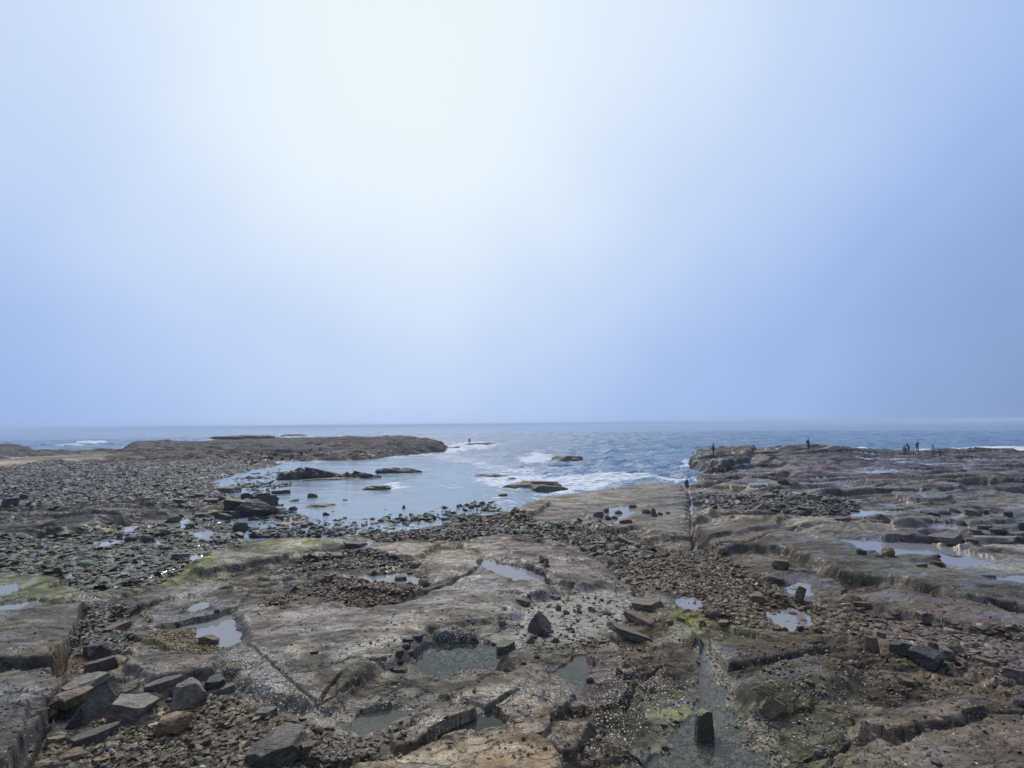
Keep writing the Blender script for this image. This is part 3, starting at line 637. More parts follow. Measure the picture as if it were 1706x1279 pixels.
paint([(408,1064),(385,1072),(362,1108),(385,1142),(450,1176),(530,1198),(556,1196),(530,1166),(470,1112)], 1.2, (80,76,70), .7)
paint([(1166,1078),(1180,1072),(1196,1108),(1216,1130),(1214,1170),(1240,1196),(1300,1210),(1310,1300),(1075,1300),(1095,1232),(1150,1200),(1162,1160)], .85, (122,118,106), .75)
paint([(480,1190),(560,1205),(650,1190),(700,1200),(660,1225),(560,1230),(490,1215)], 1.0, (118,114,104), .7)
for p in [[(308,938),(345,920),(372,916),(360,932),(325,944)], [(455,903),(500,893),(545,890),(540,900),(500,908),(460,910)], [(0,962),(60,958),(105,966),(70,982),(0,992)], [(30,995),(110,985),(150,992),(90,1004)],
          [(1120,1012),(1165,1018),(1168,1050),(1150,1070),(1130,1040)], [(1100,1180),(1150,1165),(1160,1200),(1110,1222),(1085,1210)], [(0,922),(70,918),(120,925),(80,945),(0,950)], [(200,935),(300,930),(330,950),(240,965)]]:
    paint(p, .8, (130, 138, 76), .7, .02, mask=np.clip(.35 + 1.5 * nz1, 0, 1))
for p in [[(330,1180),(420,1170),(450,1200),(380,1250),(300,1240)], [(75,1105),(130,1105),(150,1130),(110,1145),(85,1130)], [(380,1215),(470,1200),(500,1230),(430,1270)]]:
    paint(p, 1.0, (140, 116, 88), .4, .02, mask=np.clip(.5 + 1.5 * nz1, 0, 1))
for p in [[(470,1068),(500,1062),(520,1092),(495,1090)], [(660,1020),(690,1008),(700,1045),(675,1060)], [(740,930),(795,915),(800,935),(760,945),(730,950)], [(640,905),(690,900),(700,915),(650,920)], [(600,1110),(632,1108),(620,1130)]]:
    paint(p, 1.3, (170, 162, 146), .6, .03, mask=np.clip(.4 + 1.6 * nz1, 0, 1))
paint([(575,1290),(650,1276),(700,1260),(800,1244),(895,1236),(930,1250),(945,1300)], 1.4, (140,124,102), .6)
# attributes: barnacle crust, standing film, silt
alb *= (1 - .28 * wetrim)[..., None]                  # soaked rock round the pools is darker
barn = .10 * (1 - .7 * slabm) * ss(30, 14, Rr) * np.clip(.5 + 1.2 * fbm(X * .4, Y * .4, 3, 171), 0, 1)
for p, a in [([(408,1062),(385,1072),(360,1108),(385,1142),(450,1178),(530,1200),(560,1198),(530,1166),(470,1112)],1.0), ([(712,1066),(735,1046),(770,1042),(792,1052),(797,1074),(760,1082)],.9),
          ([(700,940),(740,910),(795,912),(800,935),(760,952)],.6), ([(610,912),(640,898),(700,898),(690,920),(640,922)],.5), ([(990,1140),(1040,1100),(1090,1110),(1150,1130),(1150,1160),(1090,1180),(1060,1240),(1000,1230),(980,1180)],.8),
          ([(340,925),(400,910),(440,915),(400,930),(350,940)],.5), ([(195,1020),(222,1005),(225,1040),(205,1045)],.7), ([(800,990),(850,985),(900,990),(870,1000),(810,1002)],.6), ([(1020,1060),(1060,1055),(1060,1070),(1025,1075)],.8),
          ([(320,975),(350,968),(375,978),(340,988)],.7), ([(850,905),(960,915),(1000,940),(930,945)],.35), ([(1080,895),(1120,885),(1140,900),(1100,908)],.5), ([(930,1040),(880,1105),(1130,1279),(900,1240)],.25), ([(1200,1120),(1450,1100),(1500,1200),(1300,1250)],.12),
          ([(560,1240),(900,1200),(950,1230),(700,1260)],.4), ([(410,1000),(600,1010),(640,1100),(500,1090)],.03)]:
    uv = UV(p, 1.1); win = window(uv, 0.05); d = sdf(uv, UW[win], VW[win])
    barn[win] = np.maximum(barn[win], a * ss(-.012, .02, d))
print('colours', time.time() - T0)

nv_, nh_ = U.shape
co = np.stack([X, Y, hn], -1).reshape(-1, 3)
ii, jj = np.meshgrid(np.arange(nv_ - 1), np.arange(nh_ - 1), indexing='ij')
a0 = (ii * nh_ + jj).ravel()
faces = np.stack([a0, a0 + 1, a0 + nh_ + 1, a0 + nh_], 1)
gme = mesh_np("ground", co, faces, True)
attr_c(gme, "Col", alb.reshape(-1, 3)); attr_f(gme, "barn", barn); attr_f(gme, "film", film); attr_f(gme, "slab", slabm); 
wet = np.clip(.42 + .7 * n1 + .35 * n2 + .3 * rough_zone + .6 * wetrim + .10 * slabm - .5 * ss(90, 140, Rr), 0, 1); attr_f(gme, "wet", wet)
print('ground mesh', len(co), time.time() - T0)

# ------------------------------------------------------------------ materials
def rock_material(name, colour=None, detail=1.0, ground=False, tint_attr=None):
    m = Mat(name)
    geo = m.n('ShaderNodeNewGeometry'); pos = geo.outputs['Position']
    if not ground:
        tcn = m.n('ShaderNodeTexCoord'); pos_n = tcn.outputs['Object']
        oi = m.n('ShaderNodeObjectInfo')
    if ground or tint_attr: basec = m.attr("Col").outputs['Color']
    else: basec = colour
    na = m.noise(pos, 7.0, 4, .65); nb = m.noise(pos, 38.0, 3, .6); nc = m.noise(pos, 1.7, 4, .6)
    fac = m.math('ADD', m.rng(na, .3, .7, .60, 1.36), m.rng(nb, .3, .7, -.2, .2))
    if not ground and not tint_attr:
        fac = m.math('MULTIPLY', fac, m.math('MULTIPLY', m.rng(oi.outputs['Random'], 0, 1, .78, 1.35), m.rng(m.noise(tcn.outputs['Object'], 3.3, 5, .7), .3, .7, .62, 1.42)))
    colr = m.mix(1.0, basec, (1, 1, 1, 1), 'MULTIPLY')
    vm = m.n('ShaderNodeVectorMath', operation='SCALE'); m.l(colr, vm.inputs[0]); m.l(fac, vm.inputs['Scale'])
    c = vm.outputs[0]
    # bedding streaks
    mpn = m.n('ShaderNodeMapping'); m.l(pos, mpn.inputs[0]); mpn.inputs['Rotation'].default_value = (0.15, .1, 0.5); mpn.inputs['Scale'].default_value = (1.2, 9, 9)
    st = m.noise(mpn.outputs[0], 2.2, 4, .65)
    wetf = m.rng(nc, .35, .65, 0, 1)
    rough = m.rng(wetf, 0, 1, .62, .30)
    hsum = m.math('ADD', m.math('MULTIPLY', na, .55), m.math('ADD', m.math('MULTIPLY', nb, .08), m.math('MULTIPLY', st, .5)))
    if ground:
        wt = m.attr("wet").outputs['Fac']
        rough = m.math('ADD', m.rng(wt, .3, 1, .74, .22), m.rng(nb, .3, .7, -.07, .12))
        # joints: thin broken cracks on two scales, along the bedding
        wv = m.n('ShaderNodeVectorMath', operation='SCALE'); nw = m.n('ShaderNodeTexNoise'); m.l(pos, nw.inputs['Vector']); nw.inputs['Scale'].default_value = 1.3; nw.inputs['Detail'].default_value = 5
        m.l(nw.outputs['Color'], wv.inputs[0]); wv.inputs['Scale'].default_value = .9
        wa = m.n('ShaderNodeVectorMath', operation='ADD'); m.l(pos, wa.inputs[0]); m.l(wv.outputs[0], wa.inputs[1])
        mc = m.n('ShaderNodeMapping'); m.l(wa.outputs[0], mc.inputs[0]); mc.inputs['Rotation'].default_value = (0, 0, -.45); mc.inputs['Scale'].default_value = (.55, 1.25, .0)
        ck = None
        for sc_, wd_, th_ in ((.9, .022, .48), (2.6, .035, .52), (6.5, .05, .56)):
            vv = m.vor(mc.outputs[0], sc_, 'DISTANCE_TO_EDGE'); ms = m.noise(pos, sc_ * .8, 2, .5)
            k_ = m.math('MULTIPLY', m.rng(vv.outputs['Distance'], wd_, wd_ * .25), m.rng(ms, th_, th_ + .06))
            ck = k_ if ck is None else m.math('MAXIMUM', ck, k_)
        # pits
        pt = m.vor(pos, 11.0); pit = m.math('MULTIPLY', m.rng(pt.outputs['Distance'], .28, .12), m.rng(na, .5, .6))
        ck = m.math('MULTIPLY', ck, m.rng(m.attr('slab').outputs['Fac'], 0, 1, 1, .55))
        ck2 = m.math('MAXIMUM', ck, m.math('MULTIPLY', pit, .5))
        c = m.mix(m.math('MULTIPLY', ck2, .8), c, (.012, .011, .010, 1))
        hsum = m.math('MULTIPLY', hsum, m.rng(m.attr('slab').outputs['Fac'], 0, 1, 1, .5))
        hsum = m.math('SUBTRACT', hsum, m.math('MULTIPLY', ck2, .8))
        # barnacles: small white shells
        v = m.vor(pos, 12.5); v2 = m.vor(pos, 25.0)
        bn = m.attr("barn").outputs['Fac']
        nd = m.noise(pos, 2.6, 3, .6)
        dens = m.math('MULTIPLY', bn, m.rng(nd, .34, .58, .4, 1.0))
        sp = m.n('ShaderNodeSeparateColor'); m.l(v.outputs['Color'], sp.inputs[0])
        sp2 = m.n('ShaderNodeSeparateColor'); m.l(v2.outputs['Color'], sp2.inputs[0])
        sel = m.math('MULTIPLY', m.math('LESS_THAN', sp.outputs[0], m.math('MULTIPLY', dens, .75)), m.rng(v.outputs['Distance'], .34, .22))
        sel2 = m.math('MULTIPLY', m.math('LESS_THAN', sp2.outputs[0], m.math('MULTIPLY', dens, .5)), m.rng(v2.outputs['Distance'], .42, .3))
        s = m.math('MAXIMUM', sel, sel2, clamp=True)
        # a few stray shells everywhere
        v3 = m.vor(pos, 13.0); sp3 = m.n('ShaderNodeSeparateColor'); m.l(v3.outputs['Color'], sp3.inputs[0])
        s3 = m.math('MULTIPLY', m.math('LESS_THAN', sp3.outputs[1], .022), m.rng(v3.outputs['Distance'], .22, .15))
        s = m.math('MAXIMUM', s, m.math('MULTIPLY', s3, .8), clamp=True)
        fl = m.attr("film").outputs['Fac']; flm = m.rng(fl, .35, .65, 0, 1, True)
        s = m.math('MULTIPLY', s, m.math('SUBTRACT', 1.0, flm))
        c = m.mix(s, c, (.72, .69, .62, 1))
        c = m.mix(m.math('MULTIPLY', flm, .7), c, (.42, .43, .44, 1))  # bright sky reflection of the films put into their colour as pale grey
        rough = m.math('MULTIPLY', rough, m.math('SUBTRACT', 1.0, m.math('MULTIPLY', flm, .93)))
        hsum = m.math('ADD', m.math('MULTIPLY', hsum, m.math('SUBTRACT', 1.0, flm)), m.math('MULTIPLY', s, .35))
    bs = m.bsdf(Base_Color=c, Roughness=rough)
    bs.inputs['Specular IOR Level'].default_value = .32
    if ground: m.l(m.math('ADD', m.rng(flm, 0, 1, .32, 1.0), m.rng(wt, .5, 1, 0, .25)), bs.inputs['Specular IOR Level'])
    m.l(m.bump(hsum, .9, .08 * detail), bs.inputs['Normal'])
    m.l(bs.outputs[0], m.out.inputs[0])
    return m.m
M_ground = rock_material("wet_sandstone", ground=True)
ground = link("ground", gme, M_ground); tag(ground, kind='structure')
A = lambda c: (*(lin(np.array(c) * .94) / K_ALB), 1)
M_rock = {'reef': rock_material("rock_reef", A((46, 45, 47))), 'dark': rock_material("rock_dark", A((76, 73, 71))), 'brown': rock_material("rock_brown", A((94, 82, 70))), 'grey': rock_material("rock_grey", A((98, 94, 92))),
          'black': rock_material("rock_black", A((58, 57, 58))), 'red': rock_material("rock_reddish", A((94, 78, 74))), 'pale': rock_material("rock_pale", A((140, 132, 120))),
          'green': rock_material("rock_green", A((78, 86, 66))), 'tan': rock_material("rock_tan", A((118, 102, 84))), 'purple': rock_material("rock_purple", A((84, 74, 82)))}
M_gravel = rock_material("loose_stones", tint_attr=True, detail=.5)

# ------------------------------------------------------------------ sea
FOAM = [ # outline at sea level, strength
 ([(905,800),(950,793),(1040,790),(1100,794),(1146,792),(1150,806),(1120,802),(1090,798),(1040,803),(985,816),(930,822),(900,815)],1.0),
 ([(780,800),(830,792),(905,790),(960,796),(920,812),(850,815),(800,808)],.55),
 ([(860,764),(890,757),(922,759),(915,768),(880,772)],.75),
 ([(850,784),(880,780),(900,786),(870,792)],.5),
 ([(648,806),(662,805),(674,811),(652,815)],1.0),
 ([(715,808),(760,806),(790,812),(740,818)],.35),
 ([(745,744),(770,738),(800,736),(830,741),(815,748),(780,752),(760,756),(745,756)],.85),
 ([(120,738),(150,734.5),(190,736.5),(160,740)],.8), ([(90,741),(130,739),(140,741.5),(100,744)],.6), 
 ([(345,734),(380,731.5),(450,731),(520,733),(500,736),(400,738)],.9), ([(545,731),(566,727),(580,729),(570,734)],.8), ([(470,727),(520,725.5),(530,728),(480,729)],.5), ([(130,729),(200,728),(210,730),(140,731)],.3),
 ([(1392,756),(1420,748),(1445,748),(1440,757)],.9), ([(1560,756),(1600,747),(1660,745),(1750,747),(1760,758)],.9), ([(1500,757),(1530,748),(1560,750),(1560,758)],.6),
 ([(1136,768),(1148,764),(1152,780),(1148,792),(1138,790)],.8), ([(700,765),(760,762),(860,770),(800,780),(720,775)],.22), ([(760,785),(860,782),(900,800),(800,806)],.30),
 ([(1240,758),(1270,755),(1300,757),(1290,760)],.3)]
lrs = np.concatenate([np.linspace(math.log(18), math.log(420), 1150), np.linspace(math.log(420), math.log(6500), 90)[1:]])
ths = np.concatenate([np.linspace(-math.pi, RAD(-52), 20, endpoint=False), np.linspace(RAD(-52), RAD(52), 900), np.linspace(RAD(52), math.pi, 21)[1:]])
SU, SV = np.meshgrid(ths, lrs); SR = np.exp(SV); SX = SR * np.sin(SU); SY = SR * np.cos(SU)
hs = H(SX, SY)
BAY = [(380,800),(460,776),(600,765),(700,760),(760,772),(840,798),(835,830),(850,845),(760,860),(610,892),(400,905),(330,860)]
uvB = UV(BAY); dB = sdf(uvB, SU, SV) * SR
calm = ss(-14, 6, dB)                       # sheltered water
amp = (1 - .86 * calm) * ss(-0.0, -1.2, hs) 
sz = np.zeros(SU.shape); r = np.random.RandomState(5)
sp_ = SR * 0.0027
for k in range(46):
    wl = 0.9 * (14 / 0.9) ** r.rand(); a = .012 * wl ** .9
    dr = RAD(-100 + r.randn() * 34); kx = math.cos(dr) * 2 * math.pi / wl; ky = math.sin(dr) * 2 * math.pi / wl
    ph = r.rand() * 6.28 + 1.2 * perlin(SX / (wl * 4), SY / (wl * 4), k)
    fade = ss(2.2, 5, wl / sp_)
    s_ = np.sin(SX * kx + SY * ky + ph)
    sz += a * fade * (s_ + .3 * s_ * np.abs(s_))
sz *= amp * .8
foam = np.zeros(SU.shape)
swu = fbm(SX * .25, SY * .25, 4, 141) * .6
for p, a in FOAM:
    uv = UV(p); u0, v0 = uv.min(0) - .08; u1, v1 = uv.max(0) + .08
    win = (slice(np.searchsorted(lrs, v0), np.searchsorted(lrs, v1)), slice(np.searchsorted(ths, u0), np.searchsorted(ths, u1)))
    d = sdf(uv, SU[win], SV[win]) * SR[win] + swu[win] * 2
    foam[win] = np.maximum(foam[win], a * ss(-1.8, 1.6, d))
# lace of foam along exposed rock
edge = ss(-1.2, -.2, hs) * (1 - calm) * .45
foam = np.clip(np.maximum(foam, edge), 0, 1)
brk = fbm(SX * .45, SY * .9, 4, 151, .65)
sz += foam * (.10 + .16 * np.clip(brk, -.4, 1)) * (1 - .6 * calm)
shal = np.clip(ss(-10, 12, dB) * .8 + ss(-16, 0, np.clip(sdf(uvM, SU, SV) * SR, -30, 0)) * .35, 0, 1)
keep_h = SV.shape
nr_, nc_ = SU.shape
ii, jj = np.meshgrid(np.arange(nr_ - 1), np.arange(nc_ - 1), indexing='ij'); a0 = (ii * nc_ + jj).ravel()
sf = np.stack([a0, a0 + 1, a0 + nc_ + 1, a0 + nc_], 1)
sme = mesh_np("sea", np.stack([SX, SY, sz], -1).reshape(-1, 3), sf, True)
attr_f(sme, "foam", foam); attr_f(sme, "calm", calm); attr_f(sme, "shal", shal)
m = Mat("sea_water")
geo = m.n('ShaderNodeNewGeometry'); pos = geo.outputs['Position']
mpn = m.n('ShaderNodeMapping'); m.l(pos, mpn.inputs[0]); mpn.inputs['Scale'].default_value = (.32, 1, 1); mpn.inputs['Rotation'].default_value = (0, 0, -.12)
cd = m.attr("calm").outputs['Fac']; sd = m.attr("shal").outputs['Fac']; fd = m.attr("foam").outputs['Fac']
w1 = m.noise(mpn.outputs[0], .5, 4, .65); w2 = m.noise(mpn.outputs[0], 1.5, 3, .6); w3 = m.noise(mpn.outputs[0], 6.0, 2, .5); w4 = m.noise(mpn.outputs[0], .03, 4, .6)
hh_ = m.math('ADD', m.math('MULTIPLY', w1, m.rng(cd, 0, 1, .7, .12)), m.math('ADD', m.math('MULTIPLY', w2, m.rng(cd, 0, 1, .8, .14)), m.math('MULTIPLY', w3, m.rng(cd, 0, 1, .08, .02))))
wc = m.mix(sd, (.16, .28, .43, 1), (.30, .38, .44, 1))
wc = m.mix(m.rng(w4, .4, .65, 0, .5), wc, m.mix(sd, (.08, .17, .29, 1), (.20, .27, .31, 1)))
fn = m.noise(pos, 1.1, 5, .7); fv = m.noise(mpn.outputs[0], 3.5, 4, .7)
fth = m.math('SUBTRACT', m.math('MULTIPLY', m.math('ADD', fn, fv), .5), m.math('MULTIPLY', fd, .42))
fm = m.math('MULTIPLY', m.rng(fth, .36, .20, 0, 1, True), m.rng(fd, 0.02, .15))
bs = m.bsdf(Base_Color=m.mix(fm, wc, (.80, .84, .86, 1)), Roughness=m.mix(fm, (.10, .10, .10, 1), (.8, .8, .8, 1)))
bs.inputs['IOR'].default_value = 1.33
m.l(m.bump(hh_, 1.0, .55), bs.inputs['Normal'])
m.l(bs.outputs[0], m.out.inputs[0])
sea = link("sea", sme, m.m); tag(sea, kind='structure')
print('sea', time.time() - T0)

# ------------------------------------------------------------------ tide pools
def pool_mat(name, tint, rough=.03):
    m = Mat(name)
    geo = m.n('ShaderNodeNewGeometry')
    nz_ = m.noise(geo.outputs['Position'], 6.0, 2, .5)
    nb = m.bump(nz_, .10, .01)
    fr = m.n('ShaderNodeFresnel'); fr.inputs[0].default_value = 1.5 if name == 'silt' else 1.33; m.l(nb, fr.inputs['Normal'])
    tr = m.n('ShaderNodeBsdfTransparent'); tr.inputs[0].default_value = (*tint, 1)
    gl = m.n('ShaderNodeBsdfGlossy'); gl.inputs['Roughness'].default_value = rough; m.l(nb, gl.inputs['Normal'])
    mx_ = m.n('ShaderNodeMixShader'); m.l(fr.outputs[0], mx_.inputs[0]); m.l(tr.outputs[0], mx_.inputs[1]); m.l(gl.outputs[0], mx_.inputs[2])
    di = m.n('ShaderNodeBsdfDiffuse')          # suspended silt; the palest, for silt pools, also has sky reflection painted in
    di.inputs[0].default_value = {'silt': (.50, .51, .51, 1), 'shallow': (.30, .31, .28, 1), 'clear': (.16, .18, .17, 1), 'green': (.17, .185, .16, 1), 'dark': (.07, .085, .075, 1)}[name]
    mt = m.n('ShaderNodeMixShader'); mt.inputs[0].default_value = {'silt': .5, 'shallow': .10, 'clear': .12, 'green': .3, 'dark': .3}[name]
    m.l(tr.outputs[0], mt.inputs[1]); m.l(di.outputs[0], mt.inputs[2]); m.l(mt.outputs[0], mx_.inputs[1])
    m.l(mx_.outputs[0], m.out.inputs[0]); m.m.name = "pool_water_" + name
    return m.m
PM = {'shallow': pool_mat('shallow', (.84, .87, .82)), 'silt': pool_mat('silt', (.86, .88, .88)), 'clear': pool_mat('clear', (.82, .88, .85)), 'green': pool_mat('green', (.72, .77, .69)), 'dark': pool_mat('dark', (.45, .52, .46))}
for poly, z, Lv, tint, lab in pool_data:
    uv = UV(poly, z); x = np.exp(uv[:, 1]) * np.sin(uv[:, 0]); y = np.exp(uv[:, 1]) * np.cos(uv[:, 0])
    # outline pushed outward a little: the rim of rock, standing above the water, cuts the shore
    pts = np.stack([x, y], 1); n = len(pts)
    area = np.sum(x * np.roll(y, -1) - np.roll(x, -1) * y)
    if area < 0: pts = pts[::-1]
    nx = []; mg = 0.35 + .008 * np.hypot(x, y).mean()
    for i in range(n):
        e1_ = pts[i] - pts[i - 1]; e2_ = pts[(i + 1) % n] - pts[i]
        n1_ = np.array([e1_[1], -e1_[0]]) / (np.linalg.norm(e1_) + 1e-9); n2_ = np.array([e2_[1], -e2_[0]]) / (np.linalg.norm(e2_) + 1e-9)
        q = n1_ + n2_; q /= max(np.linalg.norm(q), .5); nx.append(pts[i] + q * mg)
    nx = np.array(nx); c0 = nx.mean(0)
    bm = bmesh.new(); vs = [bm.verts.new((a, b, 0)) for a, b in nx - c0]
    f_ = bm.faces.new(vs); bmesh.ops.triangulate(bm, faces=[f_])
    if bm.faces[:][0].normal.z < 0: bmesh.ops.reverse_faces(bm, faces=bm.faces)
    me = bpy.data.meshes.new("tide_pool"); bm.to_mesh(me); bm.free()
    o = link("tide_pool", me, PM[tint], loc=(c0[0], c0[1], Lv)); tag(o, label=lab, kind='structure')
HAZE = 0.0005
# ------------------------------------------------------------------ loose stones: too many to count, one mesh per bed
def hull_proto(seed, n=13, flat=.55, elong=1.0, boxy=0.0):
    r = random.Random(seed); bm = bmesh.new()
    for _ in range(n):
        v = Vector((r.gauss(0, 1), r.gauss(0, 1), r.gauss(0, 1))).normalized()
        if boxy: 
            mxx = max(abs(c) for c in v); v = v.lerp(v / mxx, boxy)
        bm.verts.new((v.x * .5 * elong, v.y * .5, v.z * .5 * flat))
    res = bmesh.ops.convex_hull(bm, input=bm.verts)
    bmesh.ops.delete(bm, geom=[g for g in bm.verts if not g.link_faces], context='VERTS')
    bmesh.ops.triangulate(bm, faces=bm.faces)
    bmesh.ops.recalc_face_normals(bm, faces=bm.faces)
    bm.verts.index_update()
    co = np.array([v.co[:] for v in bm.verts]); fa = np.array([[v.index for v in f.verts] for f in bm.faces]); bm.free()
    return co, fa
PROT = [hull_proto(100 + i, 12 + i % 5, .35 + .09 * (i % 5), 1.0 + .25 * (i % 3), .5 * (i % 2)) for i in range(14)]
def in_poly(poly, x, y):
    ins = np.zeros(len(x), bool); n = len(poly)
    for i in range(n):
        ax, ay = poly[i]; bx, by = poly[(i + 1) % n]
        c = (ay > y) != (by > y); ins ^= c & (x < ax + (y - ay) * (bx - ax) / ((by - ay) if by != ay else 1e-9))
    return ins
def bed(name, key, seed, sink=.12, water=False, tilt=.35, flat=1.0, label=None):
    poly, z, n, sz, c = GRAVEL[key]
    r = np.random.RandomState(seed); pa = np.array(poly, float)
    lo, hi = pa.min(0), pa.max(0); xs = []; ys = []
    cnt = 0
    while cnt < n:
        px = lo[0] + r.rand(n) * (hi[0] - lo[0]); py = lo[1] + r.rand(n) * (hi[1] - lo[1])
        # ragged edge
        qx = px + 10 * perlin(px / 18., py / 9., seed); qy = py + 5 * perlin(px / 18., py / 9., seed + 4)
        k = in_poly(poly, qx, qy) & (px > -60) & (px < 1766) & (py < 1330)
        # clumps
        k &= (perlin(px / 30., py / 14., seed + 9) + r.rand(n) * 1.6 > .25)
        xs.append(px[k]); ys.append(py[k]); cnt += k.sum()
        if k.sum() == 0: break
    px = np.concatenate(xs)[:n]; py = np.concatenate(ys)[:n]; n = len(px)
    x, y = P(px, py, z); g = H(x, y)
    if water: g = np.maximum(g, -.12)
    ok = g > -0.6
    if key not in ('pond bed', 'pool gravel', 'bottom stones', 'bay edge', 'cove stones'):
        for pl in POOLS: ok &= ~(in_poly(pl[0], px, py) & (r.rand(n) < .9))
    x, y, g, px, py = x[ok], y[ok], g[ok], px[ok], py[ok]; n = len(x)
    u = r.rand(n); s = sz[0] + (sz[1] - sz[0]) * u ** 2.6
    cs = []; fs = []; cl = []; off = 0
    rgb = lin(grey(c, .15) * .82) / K_ALB
    pick = r.randint(0, len(PROT), n)
    for p in range(len(PROT)):
        idx = np.where(pick == p)[0]; m = len(idx)
        if not m: continue
        co, fa = PROT[p]
        # in deep beds each stone lies a little differently
        a = r.rand(m) * 6.283; tx = r.randn(m) * tilt; ty = r.randn(m) * tilt
        sc = s[idx][:, None] * (1 + .25 * r.randn(m, 3)).clip(.55, 1.7)
        v = co[None] * (sc * [1.0, 1.0, flat])[:, None, :]
        cy_, sy_ = np.cos(ty)[:, None], np.sin(ty)[:, None]; cx_, sx_ = np.cos(tx)[:, None], np.sin(tx)[:, None]; ca, sa = np.cos(a)[:, None], np.sin(a)[:, None]
        X1 = v[..., 0] * cy_ + v[..., 2] * sy_; Z1 = -v[..., 0] * sy_ + v[..., 2] * cy_
        Y1 = v[..., 1] * cx_ - Z1 * sx_; Z2 = v[..., 1] * sx_ + Z1 * cx_
        X2 = X1 * ca - Y1 * sa; Y2 = X1 * sa + Y1 * ca
        zz = g[idx] + s[idx] * (.5 * PROT_Z[p] * flat - sink)
        w = np.stack([X2 + x[idx][:, None], Y2 + y[idx][:, None], Z2 + zz[:, None]], -1)
        cs.append(w.reshape(-1, 3)); fs.append((fa[None] + (np.arange(m) * len(co))[:, None, None] + off).reshape(-1, 3)); off += m * len(co)
        br = np.exp(r.randn(m) * .30); hue = r.randn(m) * .07
        cc = rgb[None] * br[:, None]; cc[:, 0] *= 1 + hue; cc[:, 2] *= 1 - hue
        pal = r.rand(m) < .035; cc[pal] = cc[pal] * 2.0
        cl.append(np.repeat(cc, len(co), 0))
    me = mesh_np(name, np.concatenate(cs), np.concatenate(fs), False)
    attr_c(me, "Col", np.clip(np.concatenate(cl), .01, .75))
    o = link(name, me, M_gravel); tag(o, label=label, cat='stones', kind='stuff')
    return o
PROT_Z = [float(np.ptp(c[:, 2])) for c, f in PROT]
for i, (nm, key, kw) in enumerate([
   ("gravel", 'centre band', dict(label="brown pebbles filling the band between the two big rock shelves")),
   ("gravel", 'shore band', dict(label="dark cobbles banked along the near shore of the bay")),
   ("gravel", 'inner hollow', dict(label="reddish brown pebbles in the hollow above the big slab")),
   ("gravel", 'mid hollow', dict(label="dark pebbles between the mossy ridge and the pale slab")),
   ("gravel", 'left strip', dict(label="stone chips filling the gap beside the left grey block")),
   ("gravel", 'bottom left', dict(label="orange brown rubble in the bottom left corner")),
   ("gravel", 'pool gravel', dict(label="yellow brown gravel in the small pool at lower left")),
   ("gravel", 'lower gravel', dict(label="grey pebbles below the big slab at bottom centre")),
   ("gravel", 'right band', dict(label="flat reddish rock chips strewn over the right foreground", flat=.7, tilt=.2)),
   ("cobbles", 'cobble field', dict(label="field of dark cobbles covering the left beach", flat=.7, tilt=.25)),
   ("cobbles", 'left shallows', dict(label="wet dark stones among pools and green slime at left", sink=.1, flat=.65, tilt=.22)),
   ("cobbles", 'bay edge', dict(label="small dark stones breaking the shallow water of the bay", water=True, sink=.0)),
   ("cobbles", 'cove stones', dict(label="wet dark stones at the left corner of the bay around the boulder pile", water=True, sink=.0, flat=.8)),
   ("cobbles", 'shelf stones', dict(label="dark stone rubble in a trench across the right shelf")),
   ("cobbles", 'promontory rubble', dict(label="rubble along the water side of the far left promontory")),
   ("pebbles", 'silt stones', dict(label="little stones scattered over the pale silt patch")),
   ("pebbles", 'fissure stones', dict(label="little stones along the lower edge of the silt patch")),
   ("pebbles", 'right low', dict(label="chips scattered on the mossy brown rock at right")),
   ("pebbles", 'pond bed', dict(label="pale stones on the bed of the clear pool")),
   ("pebbles", 'bottom stones', dict(label="pebbles at the bottom of the stream pool")),
   ("pebbles", 'crumbs', dict(label="loose crumbs and shells lying all over the foreground rock")),
   ("pebbles", 'slab crumbs', dict(label="dark pebbles on the slab near the shore"))]):
    bed(nm, key, 300 + i, **kw)
print('beds', time.time() - T0)

